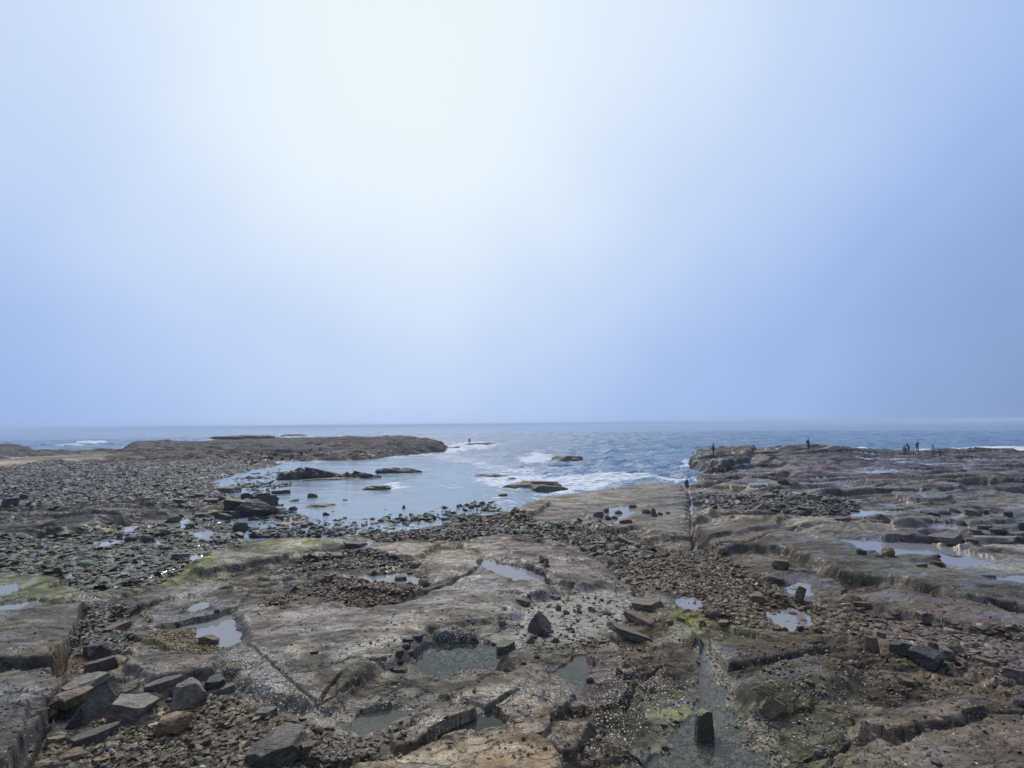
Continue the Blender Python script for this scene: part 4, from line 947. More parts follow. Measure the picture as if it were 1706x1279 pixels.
# ------------------------------------------------------------------ boulders, blocks and slabs, each its own object
def noise3(p, s, seed):
    return (perlin(p[:, 0] * s + 3.1, p[:, 1] * s + p[:, 2] * s * .7, seed) + perlin(p[:, 1] * s - 1.7, p[:, 2] * s - p[:, 0] * s * .6, seed + 1) + perlin(p[:, 2] * s + 5.2, p[:, 0] * s + p[:, 1] * s * .5, seed + 2)) / 2.2
def rock_mesh(kind, seed, sub=4):
    r = np.random.RandomState(seed)
    bm = bmesh.new(); bmesh.ops.create_icosphere(bm, subdivisions=sub, radius=1.0)
    p = np.array([v.co[:] for v in bm.verts])
    def cut(nv, d):
        nonlocal p
        nv = nv / np.linalg.norm(nv); k = p @ nv - d; q = k > 0; p[q] -= (k[q, None] * nv)
    if kind == 'block':
        p *= 1.5
        for ax in range(3):
            for s_ in (-1, 1):
                nv = np.zeros(3); nv[ax] = s_; cut(nv + r.randn(3) * .2, .70 + r.rand() * .2)
        for _ in range(11): cut(r.randn(3), .80 + r.rand() * .24)
    elif kind == 'slab':
        p *= 1.4
        cut(np.array([.08 * r.randn(), .08 * r.randn(), 1]), .8); cut(np.array([0, 0, -1.0]), .8)
        for k in range(6):
            a = k * 1.05 + r.randn() * .25; cut(np.array([math.cos(a), math.sin(a), .15 * r.randn()]), .72 + .3 * r.rand())
        for _ in range(3): cut(r.randn(3) * [1, 1, .6], 1.0)
    elif kind == 'wedge':
        p *= 1.4
        a = r.rand() * 6.28
        cut(np.array([math.cos(a), math.sin(a), .75]), .45); cut(np.array([-math.cos(a), -math.sin(a), .6]), .55)
        cut(np.array([-math.sin(a), math.cos(a), .25]), .7); cut(np.array([math.sin(a), -math.cos(a), .35]), .65); cut(np.array([0, 0, -1.0]), .8)
        for _ in range(4): cut(r.randn(3), .95)
    elif kind == 'round':
        for _ in range(7): cut(r.randn(3), .86 + .1 * r.rand())
    elif kind == 'chunk':
        p *= 1.25
        for _ in range(13): cut(r.randn(3), .74 + .22 * r.rand())
    elif kind == 'dome':
        p = p + noise3(p, 1.1, seed + 9)[:, None] * p * .30 + noise3(p, 2.7, seed + 29)[:, None] * p * .16
        cut(np.array([0, 0, -1.0]), .35); cut(np.array([.1, .1, 1.0]), .80)
        for _ in range(8): cut(r.randn(3) * [1, 1, .6], .74 + .3 * r.rand())
    elif kind == 'reef':
        hx = 1 + .75 * perlin(p[:, 0] * 2.6 + seed, p[:, 1] * .6, 3) + .5 * perlin(p[:, 0] * 6.1 + seed, p[:, 1] * 1.5, 7) + .45 * perlin(p[:, 0] * 13 + seed, p[:, 1] * 3.5, 8)
        p = p * np.stack([np.ones(len(p)), .8 + .25 * hx, np.where(p[:, 2] > 0, np.clip(hx, .18, 2), 1)], 1)
        for _ in range(9): cut(r.randn(3) * [1, .7, 1], .78 + .35 * r.rand())
    # weathering: soften, ledges, pits
    nrm_ = p / (np.linalg.norm(p, axis=1, keepdims=True) + 1e-6)
    p = p + nrm_ * (noise3(p, 1.6, seed) * .07 + noise3(p, 4.5, seed + 5) * .045 + noise3(p, 11, seed + 7) * .028)[:, None]
    lo, hi = p.min(0), p.max(0)
    p = (p - [(lo[0] + hi[0]) / 2, (lo[1] + hi[1]) / 2, lo[2]]) / (hi - lo)          # unit box standing on z = 0
    for v, c in zip(bm.verts, p): v.co = c
    for f_ in bm.faces: f_.smooth = kind in ('dome', 'reef', 'round')
    me = bpy.data.meshes.new("rock_" + kind); bm.to_mesh(me); bm.free()
    return me
KINDS = {k: [rock_mesh(k, 700 + 10 * i + j) for j in range(4)] for i, k in enumerate(['block', 'slab', 'wedge', 'round', 'chunk'])}
MESHC = {}
def get_mesh(kind, matname, var):
    key = (kind, matname, var)
    if key not in MESHC:
        me = KINDS[kind][var].copy(); me.name = "rock_" + kind; me.materials.clear(); me.materials.append(M_rock[matname]); MESHC[key] = me
    return MESHC[key]
rr_ = random.Random(4)
n_rock = 0
def rock(px, py, w, hgt, kind, mat, label, name='rock', at=None, rot=None, tilt=None, depth=None, sink=.24, group=None, cat='rock', me=None, rmax=None, water=True):
    """a stone whose foot shows at (px, py) of the photo, w and hgt pixels across"""
    global n_rock
    x, y, z, r = hit(px, py, water, rmax)
    if at:
        d_ = ray(np.array([px]), np.array([py]))[0]; q_ = at / math.hypot(d_[0], d_[1]); x, y, z, r = float(d_[0] * q_), float(d_[1] * q_), 0.0, at
    D = math.sqrt(r * r + (CAMZ - z) ** 2); m = D / F * math.cos(math.atan2(x, y)) / 1.0
    # a pixel off axis spans less ground: pixel size along the horizontal, perpendicular to the line of sight
    W_ = max(w * m, .04); Ht = max(hgt * m, .03) * (1 + sink)
    dep = (depth if depth else rr_.uniform(.65, .95)) * W_
    el = math.atan2(CAMZ - z, r); Ht = max((hgt * m - dep * .55 * math.sin(el)) / math.cos(el), hgt * m * .38) * (1 + sink)
    if me is None: me = get_mesh(kind, mat, rr_.randrange(4))
    o = bpy.data.objects.new(name, me); C.objects.link(o)
    az = math.atan2(x, y)
    o.scale = (W_ * 1.02, dep, Ht)
    bx, by = x + math.sin(az) * dep * .35, y + math.cos(az) * dep * .35
    zz = min(float(H(np.array([x]), np.array([y]))[0]), float(H(np.array([bx]), np.array([by]))[0]) + .05 * W_)
    zz = max(zz, -0.15 if z < .01 else zz)
    o.location = (bx, by, zz - Ht * sink)
    q = rot if rot is not None else rr_.uniform(-.4, .4)
    t = tilt if tilt is not None else (rr_.uniform(-.14, .14), rr_.uniform(-.14, .14))
    o.rotation_euler = (t[0], t[1], -az + q)
    tag(o, label=label, cat=cat, group=group); n_rock += 1
    return o
def green_top(name):
    m_ = rock_material(name, A((62, 66, 58))); t_ = m_.node_tree
    b_ = [n_ for n_ in t_.nodes if n_.type == 'BSDF_PRINCIPLED'][0]; src = b_.inputs['Base Color'].links[0].from_socket
    g_ = t_.nodes.new('ShaderNodeNewGeometry'); sx_ = t_.nodes.new('ShaderNodeSeparateXYZ'); t_.links.new(g_.outputs['True Normal'], sx_.inputs[0])
    r_ = t_.nodes.new('ShaderNodeMapRange'); r_.inputs[1].default_value = .6; r_.inputs[2].default_value = .85; t_.links.new(sx_.outputs['Z'], r_.inputs[0])
    x_ = t_.nodes.new('ShaderNodeMix'); x_.data_type = 'RGBA'; t_.links.new(r_.outputs[0], x_.inputs[0]); t_.links.new(src, x_.inputs[6]); x_.inputs[7].default_value = A((112, 114, 82)); t_.links.new(x_.outputs[2], b_.inputs['Base Color'])
    return m_
M_rock['algae'] = green_top("rock_with_algae")
def big(px, py, w, hgt, kind, mat, label, seed, name='sea_rock', sub=5, **k):
    me = rock_mesh(kind, seed, sub); me.materials.append(M_rock[mat]); me.name = "rock_" + kind
    return rock(px, py, w, hgt, kind, mat, label, name=name, me=me, **k)
# rocks standing in the sea and the bay
big(944,769,54,13,'dome','dark',"rounded dark boulder alone in the open sea",901,rot=0,tilt=(0,0),depth=.5)
big(520,798,110,25,'reef','reef',"black jagged reef, nearer and higher half, lying in the bay",902,name='reef',rot=.05,tilt=(0,0),depth=.3)
big(596,797,76,17,'reef','reef',"black reef's low right-hand hump beside its jagged half",903,name='reef',rot=-.05,tilt=(0,0),depth=.35)
big(665,788,78,12,'reef','reef',"thin dark reef trailing off to the right across the bay",904,name='reef',rot=0,tilt=(0,.03),depth=.25)
big(566,799,130,7,'reef','reef',"low dark skirt of rock at the foot of the black reef",905,name='reef',rot=0,tilt=(0,0),depth=.18)
big(628,815,46,10,'dome','brown',"low brown rock with a white splash at its right end",906,rot=0,tilt=(0,0),depth=.5)
big(818,794,62,8,'reef','dark',"dark rock awash, left of the pale slab off the shore",907,rot=0,tilt=(0,0),depth=.3)
big(886,813,100,17,'dome','brown',"pale domed slab washed by surf close to the shore",908,rot=.05,tilt=(0,0),depth=.5)
big(915,816,62,11,'dome','dark',"dark low rock leaning on the pale domed slab in the surf",909,rot=-.1,tilt=(0,.04),depth=.4)
big(853,798,14,5,'round','dark',"tiny dark rock just right of the rock that is awash",910,sub=4,rot=0)
big(800,742,60,6,'reef','black',"black low rock in spray where the farthest figure stands",911,rot=.0,tilt=(0,0),depth=.3)
big(760,747,34,5,'reef','dark',"dark low rock tucked between spray and promontory end",912,rot=0,tilt=(0,0),depth=.4)
big(777,751,13,4,'round','black',"left one of two little black rocks below the spray",913,sub=4)
big(791,750,12,4,'round','black',"right one of two little black rocks below the spray",914,sub=4)
big(758,755,22,5,'dome','green',"greenish rock at the foot of the promontory's end",915,sub=4,rot=0)
big(492,727,46,5,'dome','green',"small hazy islet farthest out on the left horizon",916,name='islet',rot=0,tilt=(0,0),depth=.4,at=390)
big(405,736,100,7,'reef','green',"long low hazy islet behind the left promontory",917,name='islet',rot=0,tilt=(0,0),depth=.2,at=268)
big(184,739,20,3,'reef','dark',"small dark rock in breakers beyond the left promontory",918,rot=0,tilt=(0,0))
big(888,762,16,3,'reef','dark',"small dark rock in the surf left of the lone boulder",919,rot=0,tilt=(0,0))
big(534,845,48,10,'dome','brown',"flat brown rock in the shallows",920,sub=4,rot=-.1,tilt=(0,-.05),depth=.55)
big(489,874,46,9,'slab','tan',"pale flat slab barely above the water left in the bay",921,sub=4,rot=.1,tilt=(0,0),depth=.6)
big(1512,905,72,21,'dome','purple',"smooth dark purple mound beside the long tide pool",922,name='rock',rot=.1,tilt=(0,0),depth=.5)
# big stones of the foreground
big(462,1275,84,50,'chunk','dark',"big black angular boulder at the bottom edge left of centre",930,name='boulder',rot=.2,tilt=(0,0))
big(899,1060,42,40,'chunk','dark',"tall dark two-humped rock on the silt patch",931,name='boulder',rot=.5)
big(884,1071,16,14,'wedge','dark',"small dark stone at the foot of the two-humped rock",932,name='rock',sub=4)
big(1174,1240,31,46,'block','algae',"square dark block with a green flat top standing in the stream pool",933,name='block',rot=.35,tilt=(0,0),depth=.8)
big(163,1096,34,25,'block','black',"black block with straight sides above the left rubble",934,name='block',rot=.1,tilt=(.05,-.1))
big(172,1117,50,18,'slab','dark',"curved dark slab lying below the black block",935,name='block',rot=-.5,tilt=(0,-.25),depth=.4)
big(150,1150,66,24,'slab','grey',"flat topped grey slab leaning on the brown boulders at left",936,name='block',rot=.2,tilt=(.1,-.12))
big(118,1182,54,32,'chunk','brown',"brown green boulder under the flat topped grey slab",937,name='boulder',rot=.2)
big(170,1196,56,52,'wedge','dark',"tall dark triangular slab standing at lower left",938,name='block',rot=.4)
big(135,1212,50,34,'wedge','black',"black wedge in the shade left of the tall triangular slab",939,name='block')
big(211,1161,30,20,'block','dark',"squat dark block right of the tall triangular slab",940,name='block')
big(215,1200,60,34,'slab','grey',"grey slab tilting down into the left rubble",941,name='block',tilt=(.15,.3))
big(275,1150,50,18,'slab','grey',"long grey slab propped on the rubble near lower left",942,name='block',rot=-.2,tilt=(0,-.15),depth=.5)
big(316,1182,46,46,'chunk','grey',"knobbly grey rock between two slabs at lower left",943,name='boulder')
big(358,1152,30,22,'block','black',"black block at the upper edge of the orange rubble",944,name='block')
big(364,1158,52,12,'slab','grey',"thin grey slab in front of the black block",945,name='block',rot=-.3,tilt=(0,-.25),depth=.4)
big(244,1212,44,24,'wedge','brown',"brown wedge in the bottom left rubble",946,name='block')
big(290,1225,50,36,'chunk','tan',"tan rock with a flat upper face in the orange rubble",947,name='boulder')
big(161,1236,60,18,'slab','dark',"wide thin dark slab low in the bottom left rubble",948,name='block',depth=.4)
big(1046,1064,78,16,'slab','grey',"long grey slab lying slantwise on the silt patch",949,name='block',rot=-.35,tilt=(0,.18),depth=.33)
big(1062,1038,50,13,'slab','red',"reddish slab behind the long grey one",950,name='block',rot=-.4,tilt=(0,.2),depth=.5)
big(1078,1016,48,16,'slab','brown',"brown slab with a rounded top above the reddish slab",951,name='block',rot=-.2,depth=.6)
big(843,1086,30,15,'slab','green',"greenish slab at the rim of the clear pool",952,name='block',rot=.3,tilt=(0,-.15))
big(843,1118,30,26,'wedge','brown',"pointed brown stone below the greenish slab",953,name='rock')
big(1503,1094,32,23,'chunk','black',"black boulder, left one of the close pair in the right foreground",954,name='boulder')
big(1546,1113,48,32,'chunk','black',"largest black boulder of the close pair in the right foreground",955,name='boulder',depth=.7)
big(1452,1087,22,27,'block','brown',"upright brown block standing beside the pair of black boulders",956,name='block',tilt=(0,-.06),depth=.5)
big(1329,1001,16,25,'block','brown',"tall narrow upright stone above the pale puddle",957,name='block',rot=.5,tilt=(0,.2),depth=.6)
big(1290,972,34,22,'chunk','dark',"dark boulder left of the small bright puddle",958,name='boulder',sink=.35)
big(1300,948,26,20,'chunk','brown',"brown knob of rock under the sharp ridge",959,name='boulder',sink=.4)
big(1284,1196,42,34,'chunk','brown',"brown boulder at the edge of the stream pool",960,name='boulder',sink=.35)
big(428,860,64,34,'chunk','black',"largest black boulder of the pile at the bay's left edge",961,name='boulder',depth=.8)
big(468,823,30,10,'slab','black',"flat topped black rock at the right of the boulder pile",962,name='block',depth=.6,rot=0)
big(378,822,46,15,'block','dark',"flat dark block left of the boulder pile",963,name='block',rot=0,depth=.6)
big(393,850,48,20,'slab','dark',"broad dark slab leaning at the left of the boulder pile",964,name='block',tilt=(0,.25))
big(446,846,34,26,'block','black',"black block at the back of the boulder pile",965,name='block')
big(402,889,24,20,'round','black',"smooth round black boulder at the water's left corner",966,name='boulder')
big(905,938,17,13,'block','brown',"left one of two standing stones by the pale slab pool",967,name='rock')
big(911,945,16,11,'wedge','brown',"right and lower one of two standing stones by the pale slab pool",968,name='rock')
big(1479,926,19,16,'round','tan',"pale topped stone standing in the long tide pool",969,name='rock',sub=4)
big(1435,924,13,10,'block','dark',"leftmost dark stone standing in the long tide pool",970,name='rock',sub=4)
big(1144,812,6,15,'block','dark',"short dark post-like stone at the seaward end of the fissure",971,name='rock',sub=4,tilt=(0,0))
big(1385,752,36,10,'chunk','grey',"grey angular knob on the skyline right of the standing figure",972,name='rock',rot=0,depth=.6)
big(1275,755,46,6,'dome','dark',"dark low hump on the skyline left of the standing figure",973,name='rock',rot=0,depth=.5,tilt=(0,0))
big(1086,799,36,6,'dome','dark',"dark low rock at the surf edge of the shore slab",974,name='rock',rot=0,tilt=(0,0))
big(1697,1139,34,24,'slab','grey',"layered grey slab at the right edge in the foreground",975,name='block')
print('big rocks', n_rock, time.time() - T0)
B, SL, WD, RO, CH = 'block', 'slab', 'wedge', 'round', 'chunk'
# x, y of the foot, width, height, shape, colour, words
LIST = [
(521,828,16,10,CH,'black',"black stone alone in the bay, nearest the low brown rock"),
(488,850,14,11,RO,'black',"round black stone right of the boulder pile"),
(490,835,16,6,SL,'green',"flat greenish stone behind the round black one in the bay"),
(544,859,13,10,CH,'black',"black stone just below the flat brown rock"),
(478,861,12,7,CH,'black',"black stone touching the lower right of the boulder pile"),
(473,882,19,9,CH,'dark',"wide dark stone in a row in the left shallows"),
(506,879,14,12,RO,'black',"tall rounded black stone at the right end of that row in the left shallows"),
(490,884,13,9,CH,'black',"black stone between the wide one and the tall rounded one in the shallows"),
(442,882,17,7,SL,'black',"flat black stone left in the shallows near the round boulder"),
(452,893,25,9,SL,'black',"broad flat black stone at the foot of the mossy ridge"),
(575,833,9,5,CH,'black',"small black stone in mid bay"),
(574,865,7,8,B,'black',"upright black pebble in mid bay"),
(620,866,10,8,RO,'black',"round black stone in the middle of the bay's near shallows"),
(661,873,12,9,RO,'black',"rounded black stone by the cobble bank, left of centre"),
(570,883,12,9,RO,'black',"round black stone near the tip of the mossy ridge"),
(609,889,22,11,CH,'black',"wide black stone where bay and cobble bank meet"),
(715,858,11,7,CH,'black',"black stone half out of the water near the cobble bank"),
(672,846,8,8,WD,'black',"pointed black pebble in the open part of the bay"),
(784,848,11,12,B,'dark',"tall dark stone at the bay's right shore"),
(804,840,11,9,RO,'dark',"rounded dark stone above the tall one at the bay's right shore"),
(810,847,15,7,SL,'dark',"flat dark stone at the bay's right shore"),
(838,827,16,9,RO,'dark',"egg shaped dark rock under the pale domed slab"),
(820,852,13,8,CH,'dark',"dark stone touching the right shore beside the flat one"),
(745,848,8,5,CH,'black',"small black stone right of centre in the near bay"),
(651,857,9,5,CH,'black',"small black stone left of the pointed pebble"),
(644,849,9,4,SL,'black',"flat black pebble in mid bay's right half"),
(709,838,11,3,SL,'black',"thin flat stone barely showing in the bay"),
(558,886,11,6,CH,'black',"small black stone near the green algae"),
(466,869,10,6,CH,'black',"small black stone above the wide dark one in the shallows"),
(417,811,15,5,SL,'black',"flat black rock at the top left corner of the bay"),
(997,862,19,11,B,'dark',"dark block at the left of the bright slab pool"),
(1009,855,9,9,B,'green',"small greenish block just behind the left end of the slab pool"),
(1031,859,13,10,RO,'green',"greenish round stone in the slab pool"),
(1013,866,11,8,CH,'black',"black stone in the left part of the slab pool"),
(1024,868,12,9,CH,'black',"black stone in the lowest tip of the slab pool"),
(1043,872,22,9,CH,'brown',"wide brown stone below the slab pool"),
(1055,846,14,6,SL,'green',"flat greenish stone at the top right of the slab pool"),
(1077,855,15,9,CH,'dark',"dark stone right of the slab pool"),
(1090,860,12,14,WD,'dark',"pointed dark stone farther right of the slab pool"),
(1100,858,9,6,CH,'dark',"small dark stone beside the pointed one"),
(1113,856,8,5,CH,'dark',"rightmost small dark stone of the slab pool row"),
(891,879,24,8,SL,'black',"flat black stone on the slab behind the cobble bank"),
(966,869,9,7,CH,'dark',"single dark stone on the bare shore slab"),
(1024,919,19,13,WD,'brown',"brown wedge shaped stone in the cobbles below the shore slab"),
(1054,919,15,9,RO,'pale',"pale rounded stone in the cobbles"),
(1056,910,22,8,SL,'brown',"flat brown stone just behind the pale rounded one"),
(1046,928,19,8,SL,'dark',"flat dark stone in front of the pale rounded one"),
(1005,909,17,9,CH,'dark',"dark stone at the edge of the tilted slab in the cobbles"),
(1038,904,22,10,CH,'brown',"brown stone uppermost in the cobbles below the shore slab"),
(1205,923,19,13,CH,'brown',"brown stone in a notch of the ridge right of the fissure"),
(1306,807,18,12,CH,'black',"black boulder alone on the right shelf"),
(1464,928,15,7,CH,'dark',"dark stone between two others in the long tide pool"),
(1537,945,17,7,SL,'green',"flat greenish stone at the lower rim of the long tide pool"),
(1562,943,22,9,SL,'brown',"flat brown stone in the middle of the long tide pool"),
(1563,929,9,6,CH,'black',"small black stone at the pool's upper rim"),
(1591,930,28,6,SL,'green',"thin greenish slab in the right part of the long tide pool"),
(1592,942,9,5,CH,'dark',"small dark stone in the right part of the long tide pool"),
(1604,935,12,6,CH,'black',"black stone next to the thin greenish slab in the pool"),
(1549,858,28,9,SL,'black',"black slab at the left of the blocks on the far pools"),
(1571,860,21,12,RO,'dark',"dark rounded block second in the row behind the ringed pool"),
(1592,857,15,11,CH,'black',"black block third in the row behind the ringed pool"),
(1621,859,23,9,SL,'dark',"dark slab fourth in the row behind the ringed pool"),
(1643,857,7,11,B,'black',"narrow black block beside the right edge pool"),
(1680,861,12,10,B,'black',"black block standing inside the right edge pool"),
(1702,882,9,12,B,'black',"black block at the very right edge on the shelf"),
(1640,882,21,9,B,'dark',"dark block right of the ringed pool"),
(1626,890,16,6,SL,'black',"flat black stone at the right rim of the ringed pool"),
(1574,875,13,11,WD,'black',"black wedge inside the ringed pool"),
(1602,877,15,11,CH,'black',"black chunk inside the ringed pool's right half"),
(1665,891,25,12,CH,'black',"black boulder lower right of the ringed pool"),
(1618,903,21,10,B,'dark',"dark block below the ringed pool"),
(1576,902,42,12,SL,'dark',"long dark slab between mound and ringed pool"),
(1660,905,62,11,SL,'grey',"very long grey slab right of the dark block below the ringed pool"),
(1700,902,17,10,CH,'dark',"dark chunk at the right end of the very long grey slab"),
(1412,868,12,8,B,'brown',"brown block on the pale rock in mid shelf"),
(1398,867,14,5,SL,'brown',"flat brown stone left of the brown block in mid shelf"),
(1477,871,14,9,CH,'brown',"brown chunk alone on the shelf right of the brown block"),
(1387,847,15,4,SL,'black',"thin black slab in the stone trench, middle"),
(1421,853,17,4,SL,'black',"thin black slab at the right of the stone trench"),
(1393,855,18,6,SL,'black',"black slab just below the middle of the stone trench"),
(1342,852,26,8,SL,'dark',"broad dark slab in the stone trench"),
(1315,854,21,6,SL,'dark',"dark slab left of the broad one in the stone trench"),
(1302,847,13,9,B,'black',"black block in the stone trench's left half"),
(1266,846,11,5,CH,'dark',"dark chunk at the left end of the stone trench"),
(1358,835,24,11,CH,'green',"greenish boulder in the stone trench"),
(1385,838,30,12,CH,'dark',"dark boulder at the right of the greenish one in the trench"),
(1320,832,26,9,CH,'dark',"dark boulder in the back row of the stone trench"),
(1280,830,20,7,SL,'dark',"flat dark rock at the back left of the stone trench"),
(1561,1087,13,15,WD,'black',"black wedge close behind the pair of black boulders"),
(1596,1090,20,20,CH,'brown',"brown boulder right of the pair of black boulders"),
(1578,1097,22,15,SL,'grey',"grey slab between the pair and the brown boulder"),
(1630,1081,18,11,CH,'red',"reddish chunk behind the brown boulder at right"),
(1644,1106,27,9,SL,'brown',"flat brown slab lower right of the brown boulder"),
(1511,1142,26,12,SL,'brown',"flat brown stone on the mossy rock below the boulder pair"),
(1529,1143,12,10,WD,'black',"black wedge right of the flat brown stone on mossy rock"),
(1676,1145,17,11,CH,'black',"black chunk at right, left of the layered slab"),
(1657,1146,12,7,CH,'black',"small black chunk farther left of the layered slab"),
(1700,1176,20,14,CH,'dark',"dark chunk at the right edge below the layered slab"),
(1565,1208,13,11,RO,'tan',"small round tan stone resting in a crack at lower right"),
(1683,1160,15,7,SL,'dark',"flat dark chip under the layered slab"),
(1349,1140,15,7,CH,'brown',"brown chunk on the mossy mound"),
(1370,1132,9,6,CH,'green',"little greenish chunk on the mossy mound"),
(1697,1066,30,13,CH,'dark',"dark rock at the right edge over the reddish chips"),
(1602,1049,24,7,SL,'red',"long reddish chip on the right band"),
(1634,1048,14,9,CH,'pale',"pale chunk beside the long reddish chip"),
(1487,1033,28,8,SL,'red',"reddish slab at the top of the right band"),
(1468,1041,17,11,CH,'brown',"brown stone left below the reddish slab of the right band"),
(1370,1052,15,9,CH,'brown',"brown stone right of the pale puddle"),
(1364,1263,13,10,RO,'grey',"round grey stone in the crack at bottom right, lower one"),
(1368,1253,11,9,RO,'grey',"round grey stone in the crack at bottom right, upper one"),
(1438,1012,25,9,SL,'brown',"flat brown slab at the upper rim of the right band"),
(1409,1009,15,5,SL,'tan',"thin tan chip left of the flat brown slab on the upper rim"),
(1261,1006,25,19,CH,'brown',"brown boulder in the pebble band left of the puddles"),
(1186,1031,23,16,RO,'brown',"round brown stone at the top of the stream"),
(1207,1043,22,9,SL,'brown',"flat brown stone right of the stream's head"),
(1116,1041,11,10,RO,'tan',"round tan stone right of the reddish slab"),
(931,1017,10,10,RO,'dark',"dark stone on the silt right of the two-humped rock"),
(943,1024,9,8,CH,'dark',"second dark stone on the silt, lower right of the first"),
(986,1019,12,9,CH,'dark',"dark stone in the middle of the silt patch"),
(965,1022,9,8,CH,'brown',"brown stone left of the middle one on the silt"),
(1012,1024,17,7,CH,'dark',"wide dark stone right on the silt patch"),
(923,998,21,7,SL,'grey',"flat grey stone at the upper edge of the silt patch"),
(870,1008,25,12,CH,'dark',"stack of dark chips at the left of the silt patch"),
(841,1017,9,8,CH,'pale',"pale stone on the slab left of the silt patch"),
(926,1072,10,9,B,'black',"black stone standing in the lower silt"),
(873,1108,9,7,CH,'dark',"dark pebble in the row running from the pointed brown stone"),
(895,1097,9,6,CH,'dark',"dark pebble at the right end of that row"),
(1109,1251,11,9,CH,'black',"black stone in the water left of the square block"),
(1128,1208,9,7,CH,'black',"black stone by the stream's left bank"),
(1106,1210,11,6,CH,'dark',"dark stone left of the bank stone by the stream"),
(997,1233,9,7,RO,'pale',"little pale round stone in the brown hollow at bottom centre"),
(982,1137,12,9,RO,'brown',"round brown stone at the right tip of the green pool"),
(1006,1071,22,6,SL,'dark',"flat dark stone with pale foot under the silt patch"),
(1017,1063,10,11,B,'pale',"pale upright stone near the long grey slab"),
(696,1066,18,9,SL,'black',"black oval stone on top of the stone row across the slab"),
(680,1068,18,6,SL,'black',"flat black stone left of the oval one across the slab"),
(679,1082,11,9,CH,'black',"black chunk second down the stone row on the slab"),
(683,1091,13,9,RO,'brown',"round brown stone in the stone row on the slab"),
(665,1094,13,13,CH,'dark',"dark upright stone left in the stone row on the slab"),
(667,1108,10,9,CH,'black',"black chunk fourth down the stone row on the slab"),
(652,1116,9,6,CH,'black',"small black stone at the lower left of the stone row"),
(667,1120,24,8,SL,'black',"broad black slab at the foot of the stone row"),
(524,1089,12,4,SL,'black',"single black chip on the pale part of the big slab"),
(837,1043,13,9,CH,'dark',"dark stone in the crack above the barnacled hump"),
(791,1068,9,9,CH,'pale',"pale stone at the right foot of the barnacled hump"),
(446,1196,27,15,SL,'grey',"grey slab in the gravel under the barnacled face"),
(348,1074,29,17,CH,'brown',"brown boulder standing in the lower left pool"),
(362,1022,9,6,CH,'black',"black pebble in the lower left pool"),
(297,1045,9,5,CH,'black',"black pebble at the left rim of the lower left pool"),
(198,1053,36,14,SL,'red',"reddish slab under the barnacled step at left"),
(118,1071,21,11,CH,'dark',"dark stone in the gap beside the left block"),
(93,1243,28,15,SL,'tan',"tan slab in the bottom left corner"),
(187,1250,19,11,CH,'grey',"grey stone in the bottom left rubble"),
(124,1266,30,15,CH,'brown',"brown stone near the bottom left corner"),
(75,1280,26,12,CH,'tan',"tan stone cut by the bottom edge at left"),
(171,1272,22,10,SL,'tan',"flat tan stone near the bottom edge at left"),
(16,842,22,14,B,'black',"black block in front of the bright pool at the left edge"),
(40,832,11,10,CH,'black',"black stone right of the bright pool at the left edge"),
(300,839,19,9,SL,'black',"black slab left of the boulder pile"),
(413,834,20,15,CH,'black',"black boulder on top of the pile"),
(355,858,15,8,RO,'grey',"round grey stone between slab and pool at left"),
(318,848,18,8,CH,'black',"black chunk left of the broad dark slab"),
(300,932,27,11,SL,'dark',"dark slab among the green wet stones"),
(277,917,19,10,CH,'dark',"dark chunk above that slab among the wet stones"),
(217,902,19,11,RO,'black',"round black stone at the right end of the dark dome"),
(372,865,26,12,CH,'black',"black chunk between pile and bright pool"),
(425,868,24,12,CH,'dark',"dark chunk at the lower side of the pile"),
(440,866,18,12,CH,'black',"black chunk at the lower right side of the pile"),
(352,838,22,8,SL,'black',"black slab between flat block and pile"),
(452,834,26,14,CH,'black',"black boulder at the top right corner of the pile"),
(436,832,22,14,B,'black',"black block behind the pile's top boulder"),
(408,846,26,16,CH,'dark',"dark boulder in the left middle of the pile"),
(460,856,20,18,CH,'black',"black boulder at the right flank of the pile facing the water"),
(386,862,24,12,SL,'black',"black slab below the broad dark leaning slab"),
(340,862,26,9,SL,'dark',"flat dark rock left of the round grey stone's pool"),
(332,828,20,8,CH,'dark',"dark rock on the upper side of the pile's left tail"),
(366,834,18,9,CH,'black',"black rock between the two slabs left of the pile"),
(621,960,7,9,B,'black',"small upright black stone in the inner pool"),
(667,969,21,10,B,'dark',"dark block in the inner pool"),
(640,955,8,4,CH,'black',"black pebble at the inner pool's upper rim"),
(683,957,9,5,CH,'black',"black pebble right in the inner pool"),
(648,967,8,4,CH,'black',"black pebble at the inner pool's lower rim"),
(604,972,15,10,CH,'brown',"brown stone left of the inner pool"),
(706,978,18,14,CH,'brown',"brown boulder at the right end of the inner pool"),
(690,946,16,10,CH,'brown',"brown boulder above the inner pool"),
(590,915,36,14,SL,'dark',"broad dark slab behind the middle hollow"),
(562,932,22,12,CH,'dark',"dark boulder in the middle hollow"),
(600,910,26,12,CH,'green',"greenish boulder beside the mossy ridge's tip pool"),
(1062,977,20,7,SL,'brown',"flat brown stone where silt and pebble band meet"),
(1135,1036,14,8,CH,'brown',"brown stone just above the mossy patch"),
(1240,1022,17,8,CH,'brown',"brown stone left of the pale puddle"),
(1560,1275,16,8,CH,'dark',"dark stone near the bottom edge at right"),
]
for px, py, w, hg, kd, mt, lb in LIST:
    rock(px, py, w, hg, kd, mt, lb, name={'block': 'block', 'slab': 'flat_rock', 'wedge': 'rock', 'round': 'rock', 'chunk': 'rock'}[kd])
print('listed rocks', n_rock, time.time() - T0)
